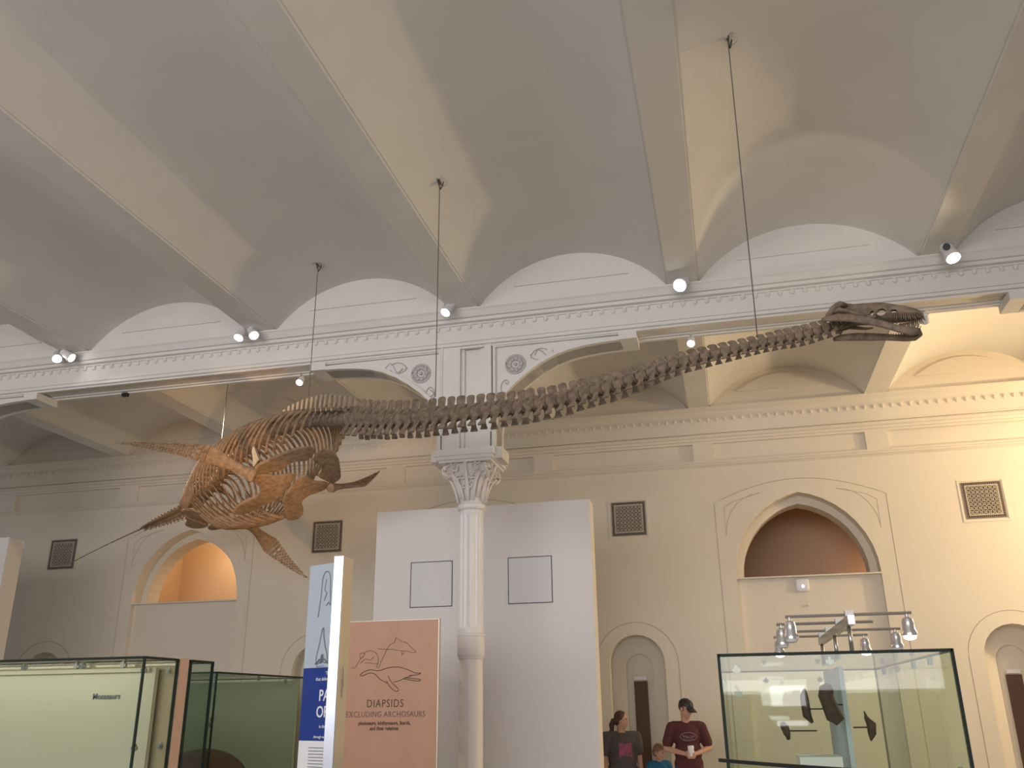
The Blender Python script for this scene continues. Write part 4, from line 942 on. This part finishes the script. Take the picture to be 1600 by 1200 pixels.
# ------------------------------------------------------------------ people
def remesh(o, vox, it=6):
    m = o.modifiers.new('r', 'REMESH'); m.mode = 'VOXEL'; m.voxel_size = vox; m.use_smooth_shade = True
    s_ = o.modifiers.new('s', 'SMOOTH'); s_.factor = .5; s_.iterations = it
    return bake(o)
def person(loc, rz, h, label, build, shirt, hair, hairkind, head, pants, armpose, seed=0, child=False, hs=1.0):
    """local frame: +Y forward, +X the person's right; units scaled from a 1.75 m adult"""
    k = h/1.75; R = Matrix.Rotation(rz, 3, 'Z'); Lc = V(loc)
    T = lambda x, y, z: R @ V((x*k, y*k, z*k)) + Lc
    r = empty('person', loc, label, 'person')
    hy, hp = head; Hc = V((0, .035, 1.615)); HR = Matrix.Rotation(hy, 3, 'Z') @ Matrix.Rotation(-hp, 3, 'X')
    def HT(x, y, z): q = HR @ (V((x, y, z))*hs) + Hc; return T(*q)
    def hball(mb, c_, rr, n=14): mb.ball(HT(*c_), tuple(q*k*hs for q in rr), n, A=R @ HR)
    b = MB(); w_ = build
    # head with face
    hball(b, (0, 0, .035), (.077, .095, .092)); hball(b, (0, .02, -.03), (.062, .075, .075)); hball(b, (0, .052, -.085), (.036, .032, .030)); hball(b, (0, .045, -.05), (.050, .050, .045))
    hball(b, (0, .098, -.018), (.012, .018, .016), 10); hball(b, (0, .088, .008), (.010, .012, .028), 10); hball(b, (0, .086, .032), (.048, .012, .010), 10)
    hball(b, (0, .084, -.052), (.026, .012, .007), 10); hball(b, (0, .082, -.064), (.022, .012, .007), 10)
    for q in (1, -1): hball(b, (q*.079, -.005, -.005), (.010, .018, .030), 10); hball(b, (q*.035, .068, -.02), (.022, .018, .018), 10)
    b.capsule(T(0, -.01, 1.42), HT(0, -.01, -.03), .060*k, .056*k)
    # trunk
    b.ball(T(0, 0, 1.28), (.165*w_*k, .115*w_*k, .19*k), 16, A=R); b.ball(T(0, .01, 1.08), (.15*w_*k, .115*w_*k, .17*k), 16, A=R); b.ball(T(0, 0, .93), (.165*w_*k, .125*w_*k, .14*k), 16, A=R)
    b.capsule(T(.15*w_, 0, 1.40), T(-.15*w_, 0, 1.40), .065*k, .065*k)
    arms = []
    for q in (1, -1):
        sh = V((q*.185*w_, 0, 1.39)); el, wr = [V(p) for p in armpose[0 if q > 0 else 1]]
        b.capsule(T(*sh), T(*el), .052*k*w_**.5, .042*k*w_**.5); b.capsule(T(*el), T(*wr), .041*k*w_**.5, .027*k)
        arms.append((sh, el, wr))
        hip = V((q*.09, 0, .92)); kn = V((q*.10, .02, .50)); an = V((q*.11, -.02, .09))
        b.capsule(T(*hip), T(*kn), .085*k*w_**.5, .055*k); b.capsule(T(*kn), T(*an), .056*k, .038*k)
        b.capsule(T(an.x, an.y, .045), T(an.x+q*.02, an.y+.17, .035), .04*k, .032*k)
        # hand: palm, four fingers and thumb
        d = (wr-el).normalized(); side = V((0, 0, 1)).cross(d).normalized(); up_ = d.cross(side)
        pm = wr + d*.05; b.capsule(T(*(wr+d*.015)), T(*pm), .026*k, .030*k)
        inn = -q
        for f_ in range(4):
            off = up_*((f_-1.5)*.021); l1 = (.036, .042, .040, .030)[f_]
            p1_ = wr + d*.075 + off; p2_ = p1_ + d*l1 + V((0, 0, .0)); p3_ = p2_ + d*(l1*.35) + V((inn*.022, .012, 0)) ; p4_ = p3_ + V((inn*.016, -.012, 0))
            b.capsule(T(*p1_), T(*p2_), .0098*k, .009*k, 8); b.capsule(T(*p2_), T(*p3_), .009*k, .008*k, 8); b.capsule(T(*p3_), T(*p4_), .008*k, .007*k, 8)
        t0 = wr + d*.02 + up_*.022; t1 = t0 + d*.035 + up_*.028; t2 = t1 + d*.03 - up_*.004 + V((inn*.012, 0, 0))
        b.capsule(T(*t0), T(*t1), .013*k, .011*k, 8); b.capsule(T(*t1), T(*t2), .011*k, .009*k, 8)
    body = remesh(obj('body', b, SKIN, r, True), .0075*k, 3)
    # eyes, brows, mouth
    for q in (1, -1):
        e = MB(); e.ball(HT(q*.032, .079, .012), (.011*k, .008*k, .007*k), 8, A=R @ HR); obj('eye', e, WHITE, r, True)
        e = MB(); e.ball(HT(q*.032, .087, .012), (.005*k, .003*k, .005*k), 8, A=R @ HR); obj('iris', e, BLACK, r, True)
        e = MB().tube([HT(q*.018, .096, .031), HT(q*.033, .094, .036), HT(q*.050, .084, .031)], .0035*k, 6); obj('eyebrow', e, hair, r, True)
    obj('mouth', MB().tube([HT(-.022, .086, -.058), HT(0, .0965, -.057), HT(.022, .086, -.058)], .0032*k, 6), NOSKIN, r, True)
    # shirt
    s_ = MB(); g_ = .016
    s_.ball(T(0, 0, 1.28), ((.165*w_+g_)*k, (.115*w_+g_)*k, .185*k), 16, A=R); s_.ball(T(0, .01, 1.08), ((.158*w_+g_)*k, (.12*w_+g_)*k, .20*k), 16, A=R); s_.ball(T(0, 0, .94), ((.168*w_+g_)*k, (.128*w_+g_)*k, .15*k), 16, A=R)
    s_.capsule(T(.15*w_, 0, 1.395), T(-.15*w_, 0, 1.395), (.068+g_*.6)*k, (.068+g_*.6)*k); s_.ball(T(0, -.01, 1.425), (.085*k, .075*k, .035*k), 12, A=R)
    for sh, el, wr in arms: m_ = sh.lerp(el, .72); s_.capsule(T(*sh), T(*m_), (.062*w_**.5+g_*.6)*k, (.060*w_**.5+g_*.8)*k)
    shirt_o = remesh(obj('shirt', s_, shirt, r, True), .010*k, 3)
    if child or True:
        p_ = MB()
        for q in (1, -1):
            p_.capsule(T(q*.09, 0, .90), T(q*.10, .02, .50), .100*k*w_**.5, .072*k); p_.capsule(T(q*.10, .02, .50), T(q*.11, -.02, .10), .072*k, .058*k)
        p_.ball(T(0, 0, .90), ((.172*w_)*k, (.135*w_)*k, .13*k), 16, A=R); remesh(obj('trousers', p_, pants, r, True), .012*k, 3)
        for q in (1, -1):
            f_ = MB().ball(T(q*.125, .06, .045), (.048*k, .135*k, .045*k), 12, A=R); obj('shoe', f_, BLACK, r, True)
    # hair
    hm = MB()
    if hairkind == 'cap':
        hball(hm, (0, -.015, .03), (.081, .095, .088)); hr_ = obj('short_hair', hm, hair, r, True)
        c_ = MB(); rings = []
        for i in range(8):
            a = PI/2*i/8; rings.append([HT(.090*math.cos(a)*math.cos(2*PI*j/24), -.004+.108*math.cos(a)*math.sin(2*PI*j/24), .052+.088*math.sin(a)) for j in range(24)])
        c_.loft(rings); cap_ = obj('cap', c_, BLACK, r, 'auto')
        c_ = MB(); rings = []
        for i in range(9):
            x_ = -.078+.156*i/8; rings.append([HT(x_, .07, .055-8*x_*x_*.25), HT(x_, .095+.085*math.sqrt(max(0, 1-(x_/.085)**2)), .050-8*x_*x_*.35-.02), HT(x_, .095+.085*math.sqrt(max(0, 1-(x_/.085)**2)), .044-8*x_*x_*.35-.02), HT(x_, .07, .046-8*x_*x_*.25)])
        c_.loft(rings); obj('brim', c_, BLACK, cap_)
        obj('button', MB().ball(HT(0, -.004, .141), .007*k, 8), BLACK, cap_)
    elif hairkind == 'tail':
        hball(hm, (0, -.018, .05), (.088, .098, .092)); hball(hm, (0, -.05, .0), (.082, .066, .085))
        for q in (1, -1): hm.capsule(HT(q*.076, .02, .06), HT(q*.078, -.03, -.01), .022*k, .025*k)
        remesh(obj('hair', hm, hair, r, True), .008*k, 2)
        t_ = MB().tube([HT(0, -.08, -.01), HT(0, -.12, -.02), HT(.01, -.14, -.08), HT(.02, -.13, -.16), HT(.03, -.11, -.24)], [.045*k, .045*k, .042*k, .036*k, .012*k], 10)
        obj('ponytail', t_, hair, r, True)
    else:
        hball(hm, (0, -.015, .05), (.089, .100, .090)); hball(hm, (0, -.045, .005), (.084, .072, .085)); hball(hm, (0, .055, .085), (.06, .04, .028))
        remesh(obj('hair', hm, hair, r, True), .008*k, 2)
    return r, T, HT
arms_cup = (((.285, .02, 1.13), (.075, .235, 1.075)), ((-.275, .03, 1.13), (-.07, .235, 1.075)))
man, TM, HM = person((-.645, 12.15, 0), PI+.18, 1.665, 'man in black cap and maroon shirt looking down at the white cup he holds', 1.06, MAROON, HAIRB, 'cap', (.75, .38), DENIM, arms_cup)
cup = empty('coffee_cup', TM(0, .285, 1.05), 'white paper cup held in the hands of the man in the black cap', 'cup')
cu = TM(0, .30, 1.045)
obj('cup_body', MB().lathe([(.029, 0), (.030, .003), (.038, .10)], cu, 20), WHITE, cup, 'auto'); obj('cup_lid', MB().lathe([(.041, .10), (.041, .108), (.036, .113), (.036, .122), (.033, .124)], cu, 20), WHITE, cup, 'auto')
lg = MB(); chest = lambda x, z: TM(x, .139+.012-.9*x*x-.10*abs(z-1.27), z)
lg.tube([chest(.105*math.cos(a), 1.275+.052*math.sin(a)) for a in [2*PI*i/30 for i in range(31)]], .0028, 5)
for i in range(6):
    xx = .065-.026*i; lg.tube([chest(xx+.010*math.cos(t), 1.275+.018*math.sin(t*1.0+i)) for t in [j*.9 for j in range(6)]], .0030, 5)
lg.tube([chest(.07, 1.245), chest(0, 1.238), (chest(-.07, 1.245))], .0025, 5)
obj('shirt_logo', lg, LOGO, man, label='pale oval logo on the chest')
arms_dn = (((.27, -.02, 1.12), (.27, .10, .88)), ((-.27, -.02, 1.12), (-.25, .12, .88)))
wom, TW, HW_ = person((-1.49, 12.25, 0), PI+.45, 1.525, 'woman with brown tied-back hair and pink-printed charcoal shirt, next to the white screen', 1.30, GREYC, HAIRB, 'tail', (.95, .12), DENIM, arms_dn)
pk = MB(); rings = []
for i in range(9):
    z = 1.37-.30*i/8; rings.append([TW(x, .1395*1.0+.034-1.0*x*x - .45*max(0, z-1.27)-.02*(1.27-z if z < 1.27 else 0), z) for x in [-.10+.2*j/8 for j in range(9)]])
pk.loft(rings, cap=False, closed=False); pko = obj('pink_print', pk, PINK, wom, True, label='faded pink print on the chest')
chd, TC_, HC_ = person((-1.03, 12.35, 0), PI+.35, 1.10, 'small child with light brown hair in a blue shirt, between the two adults', 1.0, TEAL, HAIRC, 'bob', (.6, .25), DENIM, arms_dn, child=True, hs=1.28)
